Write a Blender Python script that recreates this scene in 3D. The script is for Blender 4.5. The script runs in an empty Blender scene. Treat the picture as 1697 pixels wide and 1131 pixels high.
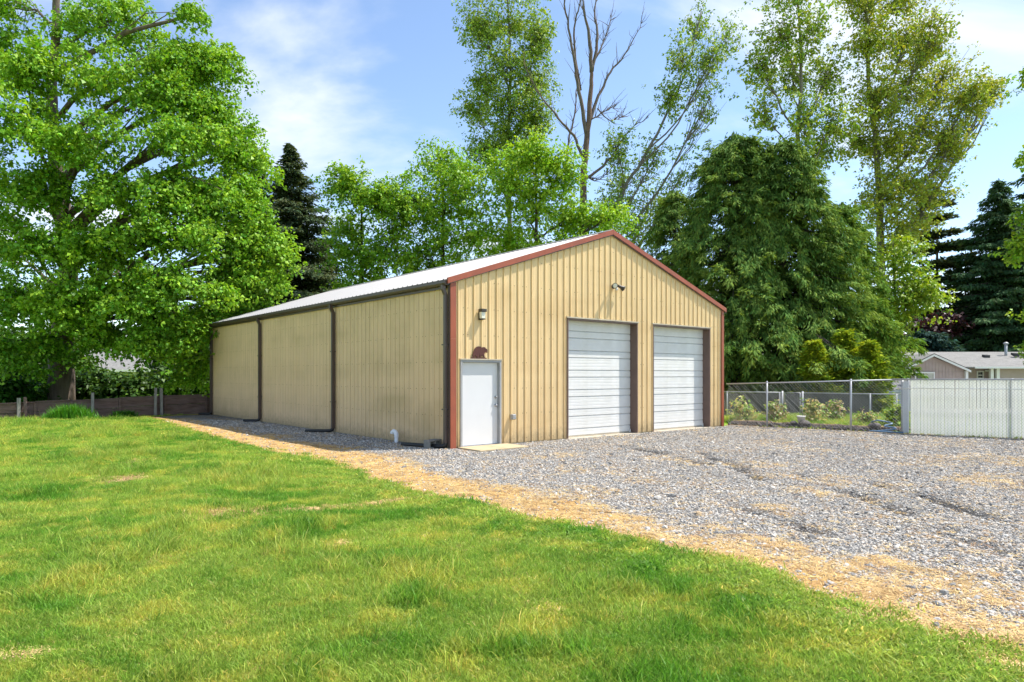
import bpy, bmesh, math, random
import numpy as np
from mathutils import Vector, Matrix

random.seed(7)
RNG = np.random.default_rng(11)
SC = bpy.context.scene
COL = SC.collection

# ------------------------------------------------------------------ camera
F, CX, HZ, CAMH = 1136.0, 848.5, 622.0, 1.71      # focal length and horizon of the photograph, in its pixels
cam = bpy.data.cameras.new('camera')
cam.sensor_width = 36.0
cam.lens = 36.0 * F / 1697.0
cam.shift_y = (HZ - 565.5) / 1697.0
cam.clip_end = 3000
camo = bpy.data.objects.new('camera', cam)
camo.location = (0, 0, CAMH)
camo.rotation_euler = (math.pi / 2, 0, 0)
COL.objects.link(camo)
SC.camera = camo

# ------------------------------------------------------------------ building frame (u along front, v along left wall)
C0 = (-1.43, 15.9)
ANG = math.atan2(0.642, 0.767)
UX, UY = math.cos(ANG), math.sin(ANG)
def B(u, v, z=0.0):
    return (C0[0] + u * UX - v * UY, C0[1] + u * UY + v * UX, z)
def P(px, py, d):                                   # a point seen at that pixel, d metres away
    return ((px - CX) / F * d, d, CAMH + (HZ - py) / F * d)
def G(px, py):                                      # a point of the level ground seen at that pixel
    d = F * CAMH / (py - HZ)
    return ((px - CX) / F * d, d)

# ------------------------------------------------------------------ sun, sky
su, sv, sz = 1.0, -0.53, 1.85
sdir = Vector((su * UX - sv * UY, su * UY + sv * UX, sz)).normalized()
sun = bpy.data.lights.new('sun', 'SUN')
sun.energy = 4.6
sun.angle = math.radians(0.55)
sun.color = (1.0, 0.95, 0.87)
suno = bpy.data.objects.new('sun', sun)
suno.rotation_euler = sdir.to_track_quat('Z', 'Y').to_euler()
suno.location = (30, 10, 40)
COL.objects.link(suno)

W = bpy.data.worlds.new('World')
SC.world = W
W.use_nodes = True
nt = W.node_tree
nt.nodes.clear()
def N(tree, t, **kw):
    n = tree.nodes.new(t)
    for k, v in kw.items():
        setattr(n, k, v)
    return n
out = N(nt, 'ShaderNodeOutputWorld')
bg = N(nt, 'ShaderNodeBackground')
bg.inputs['Strength'].default_value = 0.15
sky = N(nt, 'ShaderNodeTexSky')
sky.sky_type = 'NISHITA'
sky.sun_disc = False
sky.sun_elevation = math.asin(sdir.z)
sky.sun_rotation = math.atan2(sdir.x, sdir.y)
sky.altitude = 900
sky.air_density = 1.0
sky.dust_density = 0.3
sky.ozone_density = 0.7
tc = N(nt, 'ShaderNodeTexCoord')
sep = N(nt, 'ShaderNodeSeparateXYZ')
nt.links.new(tc.outputs['Generated'], sep.inputs[0])
zc = N(nt, 'ShaderNodeMath', operation='MAXIMUM'); zc.inputs[1].default_value = 0.0
nt.links.new(sep.outputs['Z'], zc.inputs[0])
za = N(nt, 'ShaderNodeMath', operation='ADD'); za.inputs[1].default_value = 0.22
nt.links.new(zc.outputs[0], za.inputs[0])
dx = N(nt, 'ShaderNodeMath', operation='DIVIDE'); dy = N(nt, 'ShaderNodeMath', operation='DIVIDE')
nt.links.new(sep.outputs['X'], dx.inputs[0]); nt.links.new(za.outputs[0], dx.inputs[1])
nt.links.new(sep.outputs['Y'], dy.inputs[0]); nt.links.new(za.outputs[0], dy.inputs[1])
cmb = N(nt, 'ShaderNodeCombineXYZ')
nt.links.new(dx.outputs[0], cmb.inputs[0]); nt.links.new(dy.outputs[0], cmb.inputs[1])
mp = N(nt, 'ShaderNodeMapping')
mp.inputs['Location'].default_value = (6.3, 1.28, 3.15)
mp.inputs['Scale'].default_value = (0.85, 1.25, 1.0)
nt.links.new(cmb.outputs[0], mp.inputs[0])
cn = N(nt, 'ShaderNodeTexNoise')
cn.inputs['Scale'].default_value = 1.35
cn.inputs['Detail'].default_value = 7.0
cn.inputs['Roughness'].default_value = 0.52
cn.inputs['Distortion'].default_value = 0.35
nt.links.new(mp.outputs[0], cn.inputs['Vector'])
cr = N(nt, 'ShaderNodeValToRGB')
cr.color_ramp.interpolation = 'EASE'
cr.color_ramp.elements[0].position = 0.51; cr.color_ramp.elements[0].color = (0.0, 0.0, 0.0, 1)
cr.color_ramp.elements[1].position = 0.70; cr.color_ramp.elements[1].color = (0.85, 0.85, 0.85, 1)
nt.links.new(cn.outputs['Fac'], cr.inputs[0])
skm = N(nt, 'ShaderNodeMix', data_type='RGBA')
skm.inputs['B'].default_value = (4.4, 4.6, 4.8, 1)
nt.links.new(cr.outputs['Color'], skm.inputs['Factor'])
nt.links.new(sky.outputs[0], skm.inputs['A'])
nt.links.new(skm.outputs['Result'], bg.inputs['Color'])
nt.links.new(bg.outputs[0], out.inputs[0])

SC.view_settings.view_transform = 'Standard'
SC.view_settings.look = 'None'
SC.view_settings.exposure = 0.83
SC.view_settings.gamma = 1.0
SC.render.engine = 'CYCLES'
SC.cycles.use_denoising = True
SC.cycles.max_bounces = 5
SC.cycles.diffuse_bounces = 3
SC.cycles.adaptive_threshold = 0.02
SC.cycles.transmission_bounces = 4
SC.cycles.transparent_max_bounces = 4

# ------------------------------------------------------------------ helpers: tags, meshes
def tag(o, label=None, cat=None, group=None, kind=None):
    if label: o['label'] = label
    if cat: o['category'] = cat
    if group: o['group'] = group
    if kind: o['kind'] = kind
    return o
def empty(name, loc=(0, 0, 0), rz=0.0, label=None, cat=None, group=None):
    o = bpy.data.objects.new(name, None)
    o.empty_display_size = 0.2
    o.location = loc; o.rotation_euler = (0, 0, rz)
    COL.objects.link(o)
    return tag(o, label, cat, group)
def link(name, me, parent=None, mat=None):
    o = bpy.data.objects.new(name, me)
    if mat is not None and len(me.materials) == 0:
        me.materials.append(mat)
    COL.objects.link(o)
    if parent is not None: o.parent = parent
    return o
def copy_tree(o, parent=None):
    c = o.copy(); COL.objects.link(c)
    if parent is not None: c.parent = parent
    for ch in o.children: copy_tree(ch, c)
    return c

class MB:
    """collects shapes; build() makes ONE mesh object"""
    def __init__(s): s.v = []; s.f = []; s.sm = []
    def add(s, verts, faces, smooth=False):
        o = len(s.v); s.v += [tuple(p) for p in verts]
        s.f += [tuple(i + o for i in f) for f in faces]; s.sm += [smooth] * len(faces)
        return s
    def box(s, x0, x1, y0, y1, z0, z1):
        return s.add([(x0,y0,z0),(x1,y0,z0),(x1,y1,z0),(x0,y1,z0),(x0,y0,z1),(x1,y0,z1),(x1,y1,z1),(x0,y1,z1)],
                     [(0,3,2,1),(4,5,6,7),(0,1,5,4),(1,2,6,5),(2,3,7,6),(3,0,4,7)])
    def prism(s, poly, fn, a, b):
        """poly of 2d points, fn(p, q, t) -> 3d, extruded between a and b"""
        n = len(poly)
        vs = [fn(p[0], p[1], a) for p in poly] + [fn(p[0], p[1], b) for p in poly]
        fs = [tuple(range(n))[::-1], tuple(range(n, 2 * n))] + [(i, (i + 1) % n, n + (i + 1) % n, n + i) for i in range(n)]
        return s.add(vs, fs)
    def tube(s, pts, rad, n=6, caps=True, flat=None):
        pts = [Vector(p) for p in pts]
        if not hasattr(rad, '__len__'): rad = [rad] * len(pts)
        vs = []; fs = []
        up = None
        for i, p in enumerate(pts):
            t = (pts[min(i + 1, len(pts) - 1)] - pts[max(i - 1, 0)])
            t = t.normalized() if t.length > 1e-9 else Vector((0, 0, 1))
            if up is None:
                up = t.orthogonal().normalized() if flat is None else (Vector(flat) - t * t.dot(Vector(flat))).normalized()
            else:
                up = (up - t * t.dot(up)).normalized()
            w = t.cross(up)
            for k in range(n):
                a = 2 * math.pi * (k + (0.5 if n == 4 else 0)) / n
                vs.append(p + (up * math.cos(a) + w * math.sin(a)) * rad[i])
        for i in range(len(pts) - 1):
            for k in range(n):
                fs.append((i*n + k, i*n + (k+1) % n, (i+1)*n + (k+1) % n, (i+1)*n + k))
        s.add(vs, fs, n > 4)
        if caps:
            m = len(pts) - 1
            o = len(s.v) - len(vs)
            s.f += [tuple(o + k for k in range(n))[::-1], tuple(o + m*n + k for k in range(n))]; s.sm += [False, False]
        return s
    def lathe(s, prof, c=(0, 0, 0), n=16):
        vs = []; fs = []
        for r, z in prof:
            for k in range(n):
                a = 2 * math.pi * k / n
                vs.append((c[0] + r * math.cos(a), c[1] + r * math.sin(a), c[2] + z))
        for i in range(len(prof) - 1):
            for k in range(n):
                fs.append((i*n + k, i*n + (k+1) % n, (i+1)*n + (k+1) % n, (i+1)*n + k))
        return s.add(vs, fs, True)
    def mesh(s, name, mat=None):
        me = bpy.data.meshes.new(name)
        me.from_pydata(s.v, [], s.f)
        me.polygons.foreach_set('use_smooth', s.sm)
        if mat is not None: me.materials.append(mat)
        me.update()
        return me
    def build(s, name, mat, parent=None, bevel=0):
        o = link(name, s.mesh(name, mat), parent)
        if bevel:
            b = o.modifiers.new('bevel', 'BEVEL'); b.width = bevel; b.segments = 2; b.limit_method = 'ANGLE'
        return o
def box(name, mat, parent, *d, bevel=0): return MB().box(*d).build(name, mat, parent, bevel)

def np_mesh(name, verts, quads, mat, cols=None, smooth=False):
    me = bpy.data.meshes.new(name)
    nv, nf = len(verts), len(quads); k = quads.shape[1]
    me.vertices.add(nv); me.vertices.foreach_set('co', np.ascontiguousarray(verts, np.float32).ravel())
    me.loops.add(nf * k); me.loops.foreach_set('vertex_index', np.ascontiguousarray(quads, np.int32).ravel())
    me.polygons.add(nf); me.polygons.foreach_set('loop_start', np.arange(0, nf * k, k, dtype=np.int32))
    try: me.polygons.foreach_set('loop_total', np.full(nf, k, np.int32))
    except Exception: pass
    if smooth: me.polygons.foreach_set('use_smooth', np.ones(nf, bool))
    if cols is not None:
        a = me.color_attributes.new('tint', 'FLOAT_COLOR', 'POINT')
        a.data.foreach_set('color', np.ascontiguousarray(np.c_[cols, np.ones(len(cols))], np.float32).ravel())
    me.materials.append(mat)
    me.update(calc_edges=True)
    return me

def vnoise(x, y, seed=0):
    """smooth value noise in 0..1"""
    xi = np.floor(x).astype(np.int64); yi = np.floor(y).astype(np.int64)
    xf = x - xi; yf = y - yi
    def h(a, b):
        n = (a * 374761393 + b * 668265263 + seed * 974711) & 0x7fffffff
        n = ((n ^ (n >> 13)) * 1274126177) & 0x7fffffff
        return ((n ^ (n >> 16)) & 0xffff) / 65535.0
    u = xf * xf * (3 - 2 * xf); v = yf * yf * (3 - 2 * yf)
    return (h(xi, yi) * (1-u) + h(xi+1, yi) * u) * (1-v) + (h(xi, yi+1) * (1-u) + h(xi+1, yi+1) * u) * v
def fbm(x, y, seed=0, o=4):
    s = 0; a = 0.5; t = 0
    for i in range(o):
        s = s + a * vnoise(x * 2**i, y * 2**i, seed + i); t += a; a *= 0.5
    return s / t

# ------------------------------------------------------------------ helpers: materials
def newmat(name):
    m = bpy.data.materials.new(name); m.use_nodes = True
    return m, m.node_tree, m.node_tree.nodes['Principled BSDF']
def mat(name, base, rough=0.6, var=0.12, scale=6.0, bump=0.0, bscale=40.0, metal=0.0, spec=0.4, stretch=(1, 1, 1), dirt=None, dirt_amt=0.3, dscale=1.5):
    m, t, b = newmat(name)
    co = N(t, 'ShaderNodeTexCoord'); mpn = N(t, 'ShaderNodeMapping')
    mpn.inputs['Scale'].default_value = stretch
    t.links.new(co.outputs['Object'], mpn.inputs[0])
    n = N(t, 'ShaderNodeTexNoise'); n.inputs['Scale'].default_value = scale; n.inputs['Detail'].default_value = 5
    t.links.new(mpn.outputs[0], n.inputs['Vector'])
    r = N(t, 'ShaderNodeValToRGB')
    r.color_ramp.elements[0].position = 0.3; r.color_ramp.elements[1].position = 0.7
    r.color_ramp.elements[0].color = tuple(c * (1 - var) for c in base) + (1,)
    r.color_ramp.elements[1].color = tuple(min(1, c * (1 + var)) for c in base) + (1,)
    t.links.new(n.outputs['Fac'], r.inputs[0])
    colr = r.outputs[0]
    if dirt:
        n2 = N(t, 'ShaderNodeTexNoise'); n2.inputs['Scale'].default_value = dscale; n2.inputs['Detail'].default_value = 6
        t.links.new(mpn.outputs[0], n2.inputs['Vector'])
        r2 = N(t, 'ShaderNodeMapRange'); r2.inputs[1].default_value = 0.42; r2.inputs[2].default_value = 0.72; r2.inputs[4].default_value = dirt_amt
        t.links.new(n2.outputs['Fac'], r2.inputs[0])
        mx = N(t, 'ShaderNodeMix', data_type='RGBA'); mx.inputs['B'].default_value = tuple(dirt) + (1,)
        t.links.new(r2.outputs[0], mx.inputs['Factor']); t.links.new(colr, mx.inputs['A'])
        colr = mx.outputs['Result']
    t.links.new(colr, b.inputs['Base Color'])
    b.inputs['Roughness'].default_value = rough
    b.inputs['Metallic'].default_value = metal
    b.inputs['Specular IOR Level'].default_value = spec
    if bump:
        nb = N(t, 'ShaderNodeTexNoise'); nb.inputs['Scale'].default_value = bscale; nb.inputs['Detail'].default_value = 4
        t.links.new(mpn.outputs[0], nb.inputs['Vector'])
        bp = N(t, 'ShaderNodeBump'); bp.inputs['Strength'].default_value = bump; bp.inputs['Distance'].default_value = 0.02
        t.links.new(nb.outputs['Fac'], bp.inputs['Height']); t.links.new(bp.outputs[0], b.inputs['Normal'])
    return m
def leafmat(name, trans=0.35, rough=0.5, spec=0.25):
    """colour comes from each leaf's own tint"""
    m, t, b = newmat(name)
    a = N(t, 'ShaderNodeAttribute', attribute_name='tint')
    t.links.new(a.outputs['Color'], b.inputs['Base Color'])
    b.inputs['Roughness'].default_value = rough
    b.inputs['Specular IOR Level'].default_value = spec
    tr = N(t, 'ShaderNodeBsdfTranslucent')
    hs = N(t, 'ShaderNodeMix', data_type='RGBA', blend_type='MULTIPLY'); hs.inputs['Factor'].default_value = 1.0
    hs.inputs['B'].default_value = (1.5, 1.35, 0.6, 1)
    t.links.new(a.outputs['Color'], hs.inputs['A']); t.links.new(hs.outputs['Result'], tr.inputs['Color'])
    mx = N(t, 'ShaderNodeMixShader'); mx.inputs[0].default_value = trans
    t.links.new(b.outputs[0], mx.inputs[1]); t.links.new(tr.outputs[0], mx.inputs[2])
    t.links.new(mx.outputs[0], t.nodes['Material Output'].inputs[0])
    return m
LEAF = leafmat('leaf', 0.27)
NEEDLE = leafmat('needle', 0.22, 0.75, 0.05)

# ================================================================== GROUND
GRASS_EDGE = [G(*p) for p in [(235,692),(300,712),(400,738),(480,755),(545,768),(580,782),(620,803),(690,819),(740,828),(800,840),(850,858),(930,878),(1010,892),(1100,910),(1200,935),(1300,962),(1400,1000),(1500,1042),(1600,1068),(1697,1090)]]
GRAVEL_EDGE = [G(*p) for p in [(268,690),(400,712),(480,727),(600,747),(670,758),(700,772),(770,795),(830,806),(930,836),(1050,862),(1150,884),(1250,897),(1330,912),(1430,938),(1500,966),(1600,1004),(1697,1034)]]
DIRT_LINE = [G(*p) for p in [(690,826),(640,833),(560,842),(480,848),(400,853),(330,862)]]
def fence_pt(s): return (11.56 + 0.775 * s, 20.0 - 0.632 * s)
def off_(p): return (p[0] + .632 * .22, p[1] + .775 * .22)
FAR = [off_(fence_pt(16)), off_(fence_pt(5)), off_(fence_pt(-5.5)), B(11.1, 0)[:2], B(11.1, 18.6)[:2], B(0, 18.7)[:2]]
DRY_POLY = [B(-1.9, 18.6)[:2]] + GRASS_EDGE + [(5.5, 1.6), (9.0, -4.0), (26.0, -4.0)] + FAR
GRAVEL_POLY = [B(-1.5, 18.4)[:2]] + GRAVEL_EDGE + [(5.8, 2.6), (10.5, -3.0), (26.0, -3.0)] + FAR
def inside(poly, x, y):
    r = np.zeros(x.shape, bool); n = len(poly)
    for i in range(n):
        x1, y1 = poly[i]; x2, y2 = poly[(i + 1) % n]
        if y1 == y2: continue
        c = ((y1 > y) != (y2 > y)) & (x < (x2 - x1) * (y - y1) / (y2 - y1) + x1)
        r ^= c
    return r
def pdist(line, x, y):
    d = np.full(x.shape, 1e9)
    for (x1, y1), (x2, y2) in zip(line[:-1], line[1:]):
        ex, ey = x2 - x1, y2 - y1
        t = np.clip(((x - x1) * ex + (y - y1) * ey) / (ex*ex + ey*ey), 0, 1)
        d = np.minimum(d, np.hypot(x - x1 - t * ex, y - y1 - t * ey))
    return d
def sd(poly, x, y):
    d = pdist(poly + poly[:1], x, y)
    return np.where(inside(poly, x, y), d, -d)
BARE_SPOTS = [(1415,1015,0.22),(350,850,0.3),(420,846,0.25),(1660,1095,0.3),(560,905,0.15),(250,930,0.15),(900,1010,0.12),(190,795,0.5),(230,765,0.4),(30,1090,0.12)]
RUTS = [[G(*p) for p in q] for q in ([(1165,752),(1215,772),(1262,797)],[(1320,786),(1370,803),(1420,822),(1500,850)],[(1225,838),(1300,862),(1370,886)],[(1560,880),(1640,905),(1720,935)],[(1030,740),(1100,752),(1170,770)],[(1440,800),(1540,825),(1650,860)])]
def rut(x, y):
    r = np.full(x.shape, 9.0)
    for q in RUTS: r = np.minimum(r, pdist(q, x, y))
    return np.exp(-(r / .17) ** 2) * np.clip(fbm(x * 2.2, y * 2.2, 29) * 3.0 - .7, 0, 1)
def zones(x, y):
    w = (fbm(x * 1.6, y * 1.6, 3) - 0.5) * 0.55 + (fbm(x * 7, y * 7, 5, 2) - 0.5) * 0.16
    dry = sd(DRY_POLY, x, y) + w
    grav = sd(GRAVEL_POLY, x, y) + (fbm(x * 1.1 + 9, y * 1.1, 13) - 0.5) * 1.3
    bare = 0.75 * np.exp(-(pdist(DIRT_LINE, x, y) / (0.16 + 0.14 * fbm(x * 2, y * 2, 21))) ** 2)
    for px, py, r in BARE_SPOTS:
        gx, gy = G(px, py)
        bare = np.maximum(bare, 0.8 * np.exp(-(np.hypot(x - gx, (y - gy) * 0.8) / r) ** 2))
    bare *= 0.4 + 1.2 * fbm(x * 5, y * 5, 41, 2)
    bare = np.maximum(bare, np.where(dry > .3, rut(x, y), 0))
    return dry, grav, np.clip(bare, 0, 1)
def ground_z(x, y):
    z = (fbm(x * 0.5, y * 0.5, 8) - 0.5) * 0.06
    # crest of the lawn before it falls towards the timber fence
    z = z + 0.16 * np.exp(-(((x + 16.5) / 4.0) ** 2 + ((y - 22.0) / 3.2) ** 2))
    u = (x - C0[0]) * UX + (y - C0[1]) * UY
    v = -(x - C0[0]) * UY + (y - C0[1]) * UX
    z = z - 0.30 * np.clip((v - 17.6) / 2.0, 0, 1) * np.clip((-u - 1.0) / 5.0, 0, 1)
    flat = np.clip((np.maximum(np.maximum(-u - 0.2, u - 11.3), np.maximum(-v - 1.2, v - 18.5))) / 1.5, 0, 1)
    z = z * flat
    z = z - .05 * rut(x, y) * (y < 30)
    # land falls away slowly beyond the garden
    z = z - 0.5 * np.clip((y - 32) / 14, 0, 1) * np.clip((x - 5) / 12, 0, 1)
    return z
def gz(x, y): return float(ground_z(np.array([x]), np.array([y]))[0])

def axis(a, b, step, lo, hi):
    core = np.arange(a, b + 1e-6, step)
    l = []; s = step; x = a
    while x > lo: s *= 1.35; x -= s; l.append(x)
    r = []; s = step; x = core[-1]
    while x < hi: s *= 1.35; x += s; r.append(x)
    return np.concatenate([l[::-1], core, r])
gxs = axis(-21, 18, 0.11, -900, 900); gys = axis(2.2, 31, 0.11, -300, 1500)
GXv, GYv = np.meshgrid(gxs, gys)
GZv = ground_z(GXv, GYv)
dryv, gravv, barev = zones(GXv.ravel(), GYv.ravel())
nx, ny = len(gxs), len(gys)
idx = np.arange(nx * ny).reshape(ny, nx)
quads = np.stack([idx[:-1, :-1], idx[:-1, 1:], idx[1:, 1:], idx[1:, :-1]], -1).reshape(-1, 4)
qd = dryv[quads].mean(1); qg = gravv[quads].mean(1)
VERTS = np.stack([GXv.ravel(), GYv.ravel(), GZv.ravel()], -1)

def mixc(t, fac, a, b, blend='MIX'):
    m = N(t, 'ShaderNodeMix', data_type='RGBA', blend_type=blend)
    for sock, v in (('Factor', fac), ('A', a), ('B', b)):
        if hasattr(v, 'is_linked') or hasattr(v, 'links'): t.links.new(v, m.inputs[sock])
        elif sock == 'Factor': m.inputs[sock].default_value = v
        else: m.inputs[sock].default_value = tuple(v) + (1,)
    return m.outputs['Result']
def noise(t, vec, scale, detail=4, rough=0.5, dist=0.0):
    n = N(t, 'ShaderNodeTexNoise'); n.inputs['Scale'].default_value = scale; n.inputs['Detail'].default_value = detail
    n.inputs['Roughness'].default_value = rough; n.inputs['Distortion'].default_value = dist
    t.links.new(vec, n.inputs['Vector']); return n.outputs['Fac']
def rng(t, v, a, b, c=0.0, d=1.0, smooth=False):
    r = N(t, 'ShaderNodeMapRange')
    if smooth: r.interpolation_type = 'SMOOTHSTEP'
    for i, q in enumerate((a, b, c, d)): r.inputs[i + 1].default_value = q
    t.links.new(v, r.inputs[0]); return r.outputs[0]
def math2(t, op, a, b):
    m = N(t, 'ShaderNodeMath', operation=op)
    for i, v in enumerate((a, b)):
        if isinstance(v, (int, float)): m.inputs[i].default_value = v
        else: t.links.new(v, m.inputs[i])
    return m.outputs[0]
def lawn_color(t, pos, blade=False):
    k = 1.0
    lush = (0.12*k, 0.295*k, 0.022*k); mid = (0.30*k, 0.425*k, 0.06*k); yel = (0.46*k, 0.49*k, 0.075*k); straw = (0.56*k, 0.45*k, 0.17*k)
    n1 = noise(t, pos, 0.55, 5, 0.6, 0.4); n2 = noise(t, pos, 1.7, 5, 0.65, 0.3); n3 = noise(t, pos, 4.5, 4, 0.6)
    c = mixc(t, rng(t, n1, 0.38, 0.58, smooth=True), lush, mid)
    c = mixc(t, rng(t, n2, 0.46, 0.66, 0, 0.9, True), c, yel)
    c = mixc(t, rng(t, n3, 0.60, 0.78, 0, 0.5, True), c, straw)
    return c
def ground_material():
    m, t, b = newmat('ground')
    geo = N(t, 'ShaderNodeNewGeometry'); pos = geo.outputs['Position']
    aD = N(t, 'ShaderNodeAttribute', attribute_name='dry').outputs['Fac']
    aG = N(t, 'ShaderNodeAttribute', attribute_name='grav').outputs['Fac']
    aB = N(t, 'ShaderNodeAttribute', attribute_name='bare').outputs['Fac']
    fine = noise(t, pos, 28, 4, 0.7); mid = noise(t, pos, 6, 5, 0.65); big = noise(t, pos, 1.2, 4, 0.6)
    # lawn
    lawn = lawn_color(t, pos)
    lushedge = rng(t, aD, -0.9, -0.1, 0, 0.75)
    lawn = mixc(t, lushedge, lawn, (0.15, 0.38, 0.012))
    lawn = mixc(t, rng(t, fine, 0.35, 0.7), mixc(t, 1.0, lawn, (0.66, 0.70, 0.6), 'MULTIPLY'), mixc(t, 1.0, lawn, (1.15, 1.12, 1.0), 'MULTIPLY'))
    soil = mixc(t, rng(t, mid, 0.35, 0.65), (0.16, 0.10, 0.06), (0.36, 0.24, 0.13))
    lawn = mixc(t, rng(t, math2(t, 'ADD', aB, math2(t, 'MULTIPLY', math2(t, 'SUBTRACT', fine, 0.5), 0.5)), 0.3, 0.6), lawn, soil)
    # dry straw strip
    dry = mixc(t, rng(t, mid, 0.30, 0.70), (0.46, 0.28, 0.10), (0.76, 0.53, 0.21))
    dry = mixc(t, rng(t, noise(t, pos, 2.6, 5, 0.65), 0.48, 0.66, 0, 0.8), dry, (0.24, 0.14, 0.075))
    dry = mixc(t, rng(t, fine, 0.3, 0.75), mixc(t, 1.0, dry, (0.6, 0.57, 0.55), 'MULTIPLY'), mixc(t, 1.0, dry, (1.15, 1.1, 1.0), 'MULTIPLY'))
    # gravel
    vo = N(t, 'ShaderNodeTexVoronoi'); vo.inputs['Scale'].default_value = 42
    t.links.new(pos, vo.inputs['Vector'])
    vb = N(t, 'ShaderNodeSeparateColor'); t.links.new(vo.outputs['Color'], vb.inputs[0])
    gr = N(t, 'ShaderNodeValToRGB'); e = gr.color_ramp.elements
    e[0].position = 0; e[0].color = (0.11, 0.107, 0.10, 1); e[1].position = 1; e[1].color = (0.54, 0.51, 0.46, 1)
    e2 = e.new(0.55); e2.color = (0.27, 0.265, 0.26, 1)
    t.links.new(vb.outputs[0], gr.inputs[0])
    grav = mixc(t, rng(t, vo.outputs['Distance'], 0.3, 0.75, 0, 0.7), gr.outputs[0], (0.09, 0.08, 0.07))
    grav = mixc(t, rng(t, big, 0.50, 0.70, 0, 0.7), grav, (0.40, 0.27, 0.14))
    grav = mixc(t, rng(t, aB, .15, .7, 0, .85), grav, (0.045, 0.043, 0.042))
    # blend
    sD = rng(t, math2(t, 'ADD', aD, math2(t, 'MULTIPLY', math2(t, 'SUBTRACT', fine, 0.5), 0.35)), -0.05, 0.07, smooth=True)
    sG = rng(t, math2(t, 'ADD', aG, math2(t, 'MULTIPLY', math2(t, 'SUBTRACT', mid, 0.5), 1.3)), -0.30, 0.22, smooth=True)
    c = mixc(t, sD, lawn, mixc(t, sG, dry, grav))
    t.links.new(c, b.inputs['Base Color'])
    b.inputs['Roughness'].default_value = 0.95; b.inputs['Specular IOR Level'].default_value = 0.15
    h = math2(t, 'ADD', fine, math2(t, 'MULTIPLY', math2(t, 'MULTIPLY', vo.outputs['Distance'], sG), -1.2))
    bp = N(t, 'ShaderNodeBump'); bp.inputs['Strength'].default_value = 0.8; bp.inputs['Distance'].default_value = 0.03
    t.links.new(h, bp.inputs['Height']); t.links.new(bp.outputs[0], b.inputs['Normal'])
    return m
GROUND = ground_material()
def ground_piece(name, mask):
    q = quads[mask]; used, inv = np.unique(q, return_inverse=True)
    me = np_mesh(name, VERTS[used], inv.reshape(-1, 4), GROUND, smooth=True)
    for nm, arr in (('dry', dryv), ('grav', gravv), ('bare', barev)):
        a = me.attributes.new(nm, 'FLOAT', 'POINT'); a.data.foreach_set('value', np.clip(arr[used], -50, 50).astype(np.float32))
    o = link(name, me); o['kind'] = 'structure'
    return o
ground_piece('lawn', qd <= 0)
ground_piece('dry_verge', (qd > 0) & (qg <= 0))
ground_piece('gravel_drive', (qd > 0) & (qg > 0))

# ================================================================== METAL BUILDING
WU, LV, HE, PK = 11.07, 18.1, 3.93, 5.76
SL = (PK - HE) / (WU / 2)
def gable(u): return HE + SL * (WU / 2 - abs(u - WU / 2))
def siding_material(name, base, dark, algae):
    m, t, b = newmat(name)
    geo = N(t, 'ShaderNodeNewGeometry'); oi = N(t, 'ShaderNodeObjectInfo')
    mpn = N(t, 'ShaderNodeMapping'); mpn.inputs['Scale'].default_value = (5, 5, 0.35)
    t.links.new(geo.outputs['Position'], mpn.inputs[0])
    streak = noise(t, mpn.outputs[0], 2.2, 5, 0.6)
    blotch = noise(t, geo.outputs['Position'], 0.8, 5, 0.6)
    m2 = N(t, 'ShaderNodeMapping'); m2.inputs['Scale'].default_value = (0.08, 0.08, 1.3)
    t.links.new(geo.outputs['Position'], m2.inputs[0])
    band = noise(t, m2.outputs[0], 1.1, 3, 0.5)
    c = mixc(t, rng(t, streak, 0.3, 0.7), tuple(x * 0.90 for x in base), tuple(min(1, x * 1.08) for x in base))
    c = mixc(t, rng(t, oi.outputs['Random'], 0, 1, 0, 0.16), c, dark)
    c = mixc(t, math2(t, 'MULTIPLY', rng(t, blotch, 0.4, 0.7), rng(t, band, 0.4, 0.65)), c, algae)
    sp = N(t, 'ShaderNodeSeparateXYZ'); t.links.new(geo.outputs['Position'], sp.inputs[0])
    fine = noise(t, geo.outputs['Position'], 9, 5, 0.7)
    spl = rng(t, math2(t, 'ADD', sp.outputs['Z'], math2(t, 'MULTIPLY', fine, -0.75)), -0.36, 0.02, 0.65, 0.0)
    c = mixc(t, spl, c, (0.33, 0.24, 0.13))
    t.links.new(c, b.inputs['Base Color'])
    b.inputs['Roughness'].default_value = 0.55; b.inputs['Specular IOR Level'].default_value = 0.35
    return m
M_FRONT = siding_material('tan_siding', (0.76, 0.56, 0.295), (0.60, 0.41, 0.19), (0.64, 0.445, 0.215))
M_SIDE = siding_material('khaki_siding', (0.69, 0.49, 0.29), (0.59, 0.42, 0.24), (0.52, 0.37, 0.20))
M_CORE = mat('wall_core', (0.45, 0.35, 0.20), 0.8)
M_RED = mat('red_trim', (0.32, 0.082, 0.04), 0.45, 0.10, 3, dirt=(0.22, 0.07, 0.045), dirt_amt=0.5, dscale=2.5)
M_BROWN = mat('brown_trim', (0.075, 0.050, 0.042), 0.4, 0.15, 3, spec=0.5)
M_JAMB = mat('jamb_trim', (0.16, 0.105, 0.085), 0.5, 0.12, 3)
M_ROOF = mat('white_roof', (0.335, 0.325, 0.32), 0.5, 0.05, 2.0, dirt=(0.32, 0.31, 0.30), dirt_amt=0.5, dscale=1.2)
M_DOOR = mat('white_paint', (0.66, 0.66, 0.66), 0.4, 0.02, 3, dirt=(0.62, 0.61, 0.58), dirt_amt=0.25)
M_GDOOR = mat('garage_white', (0.71, 0.705, 0.68), 0.45, 0.04, 4, dirt=(0.56, 0.54, 0.48), dirt_amt=0.4, dscale=1.8)
M_DARKGAP = mat('dark_gap', (0.05, 0.05, 0.05), 0.8)
M_STEEL = mat('steel', (0.45, 0.45, 0.46), 0.3, 0.1, 8, metal=0.8)
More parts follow.
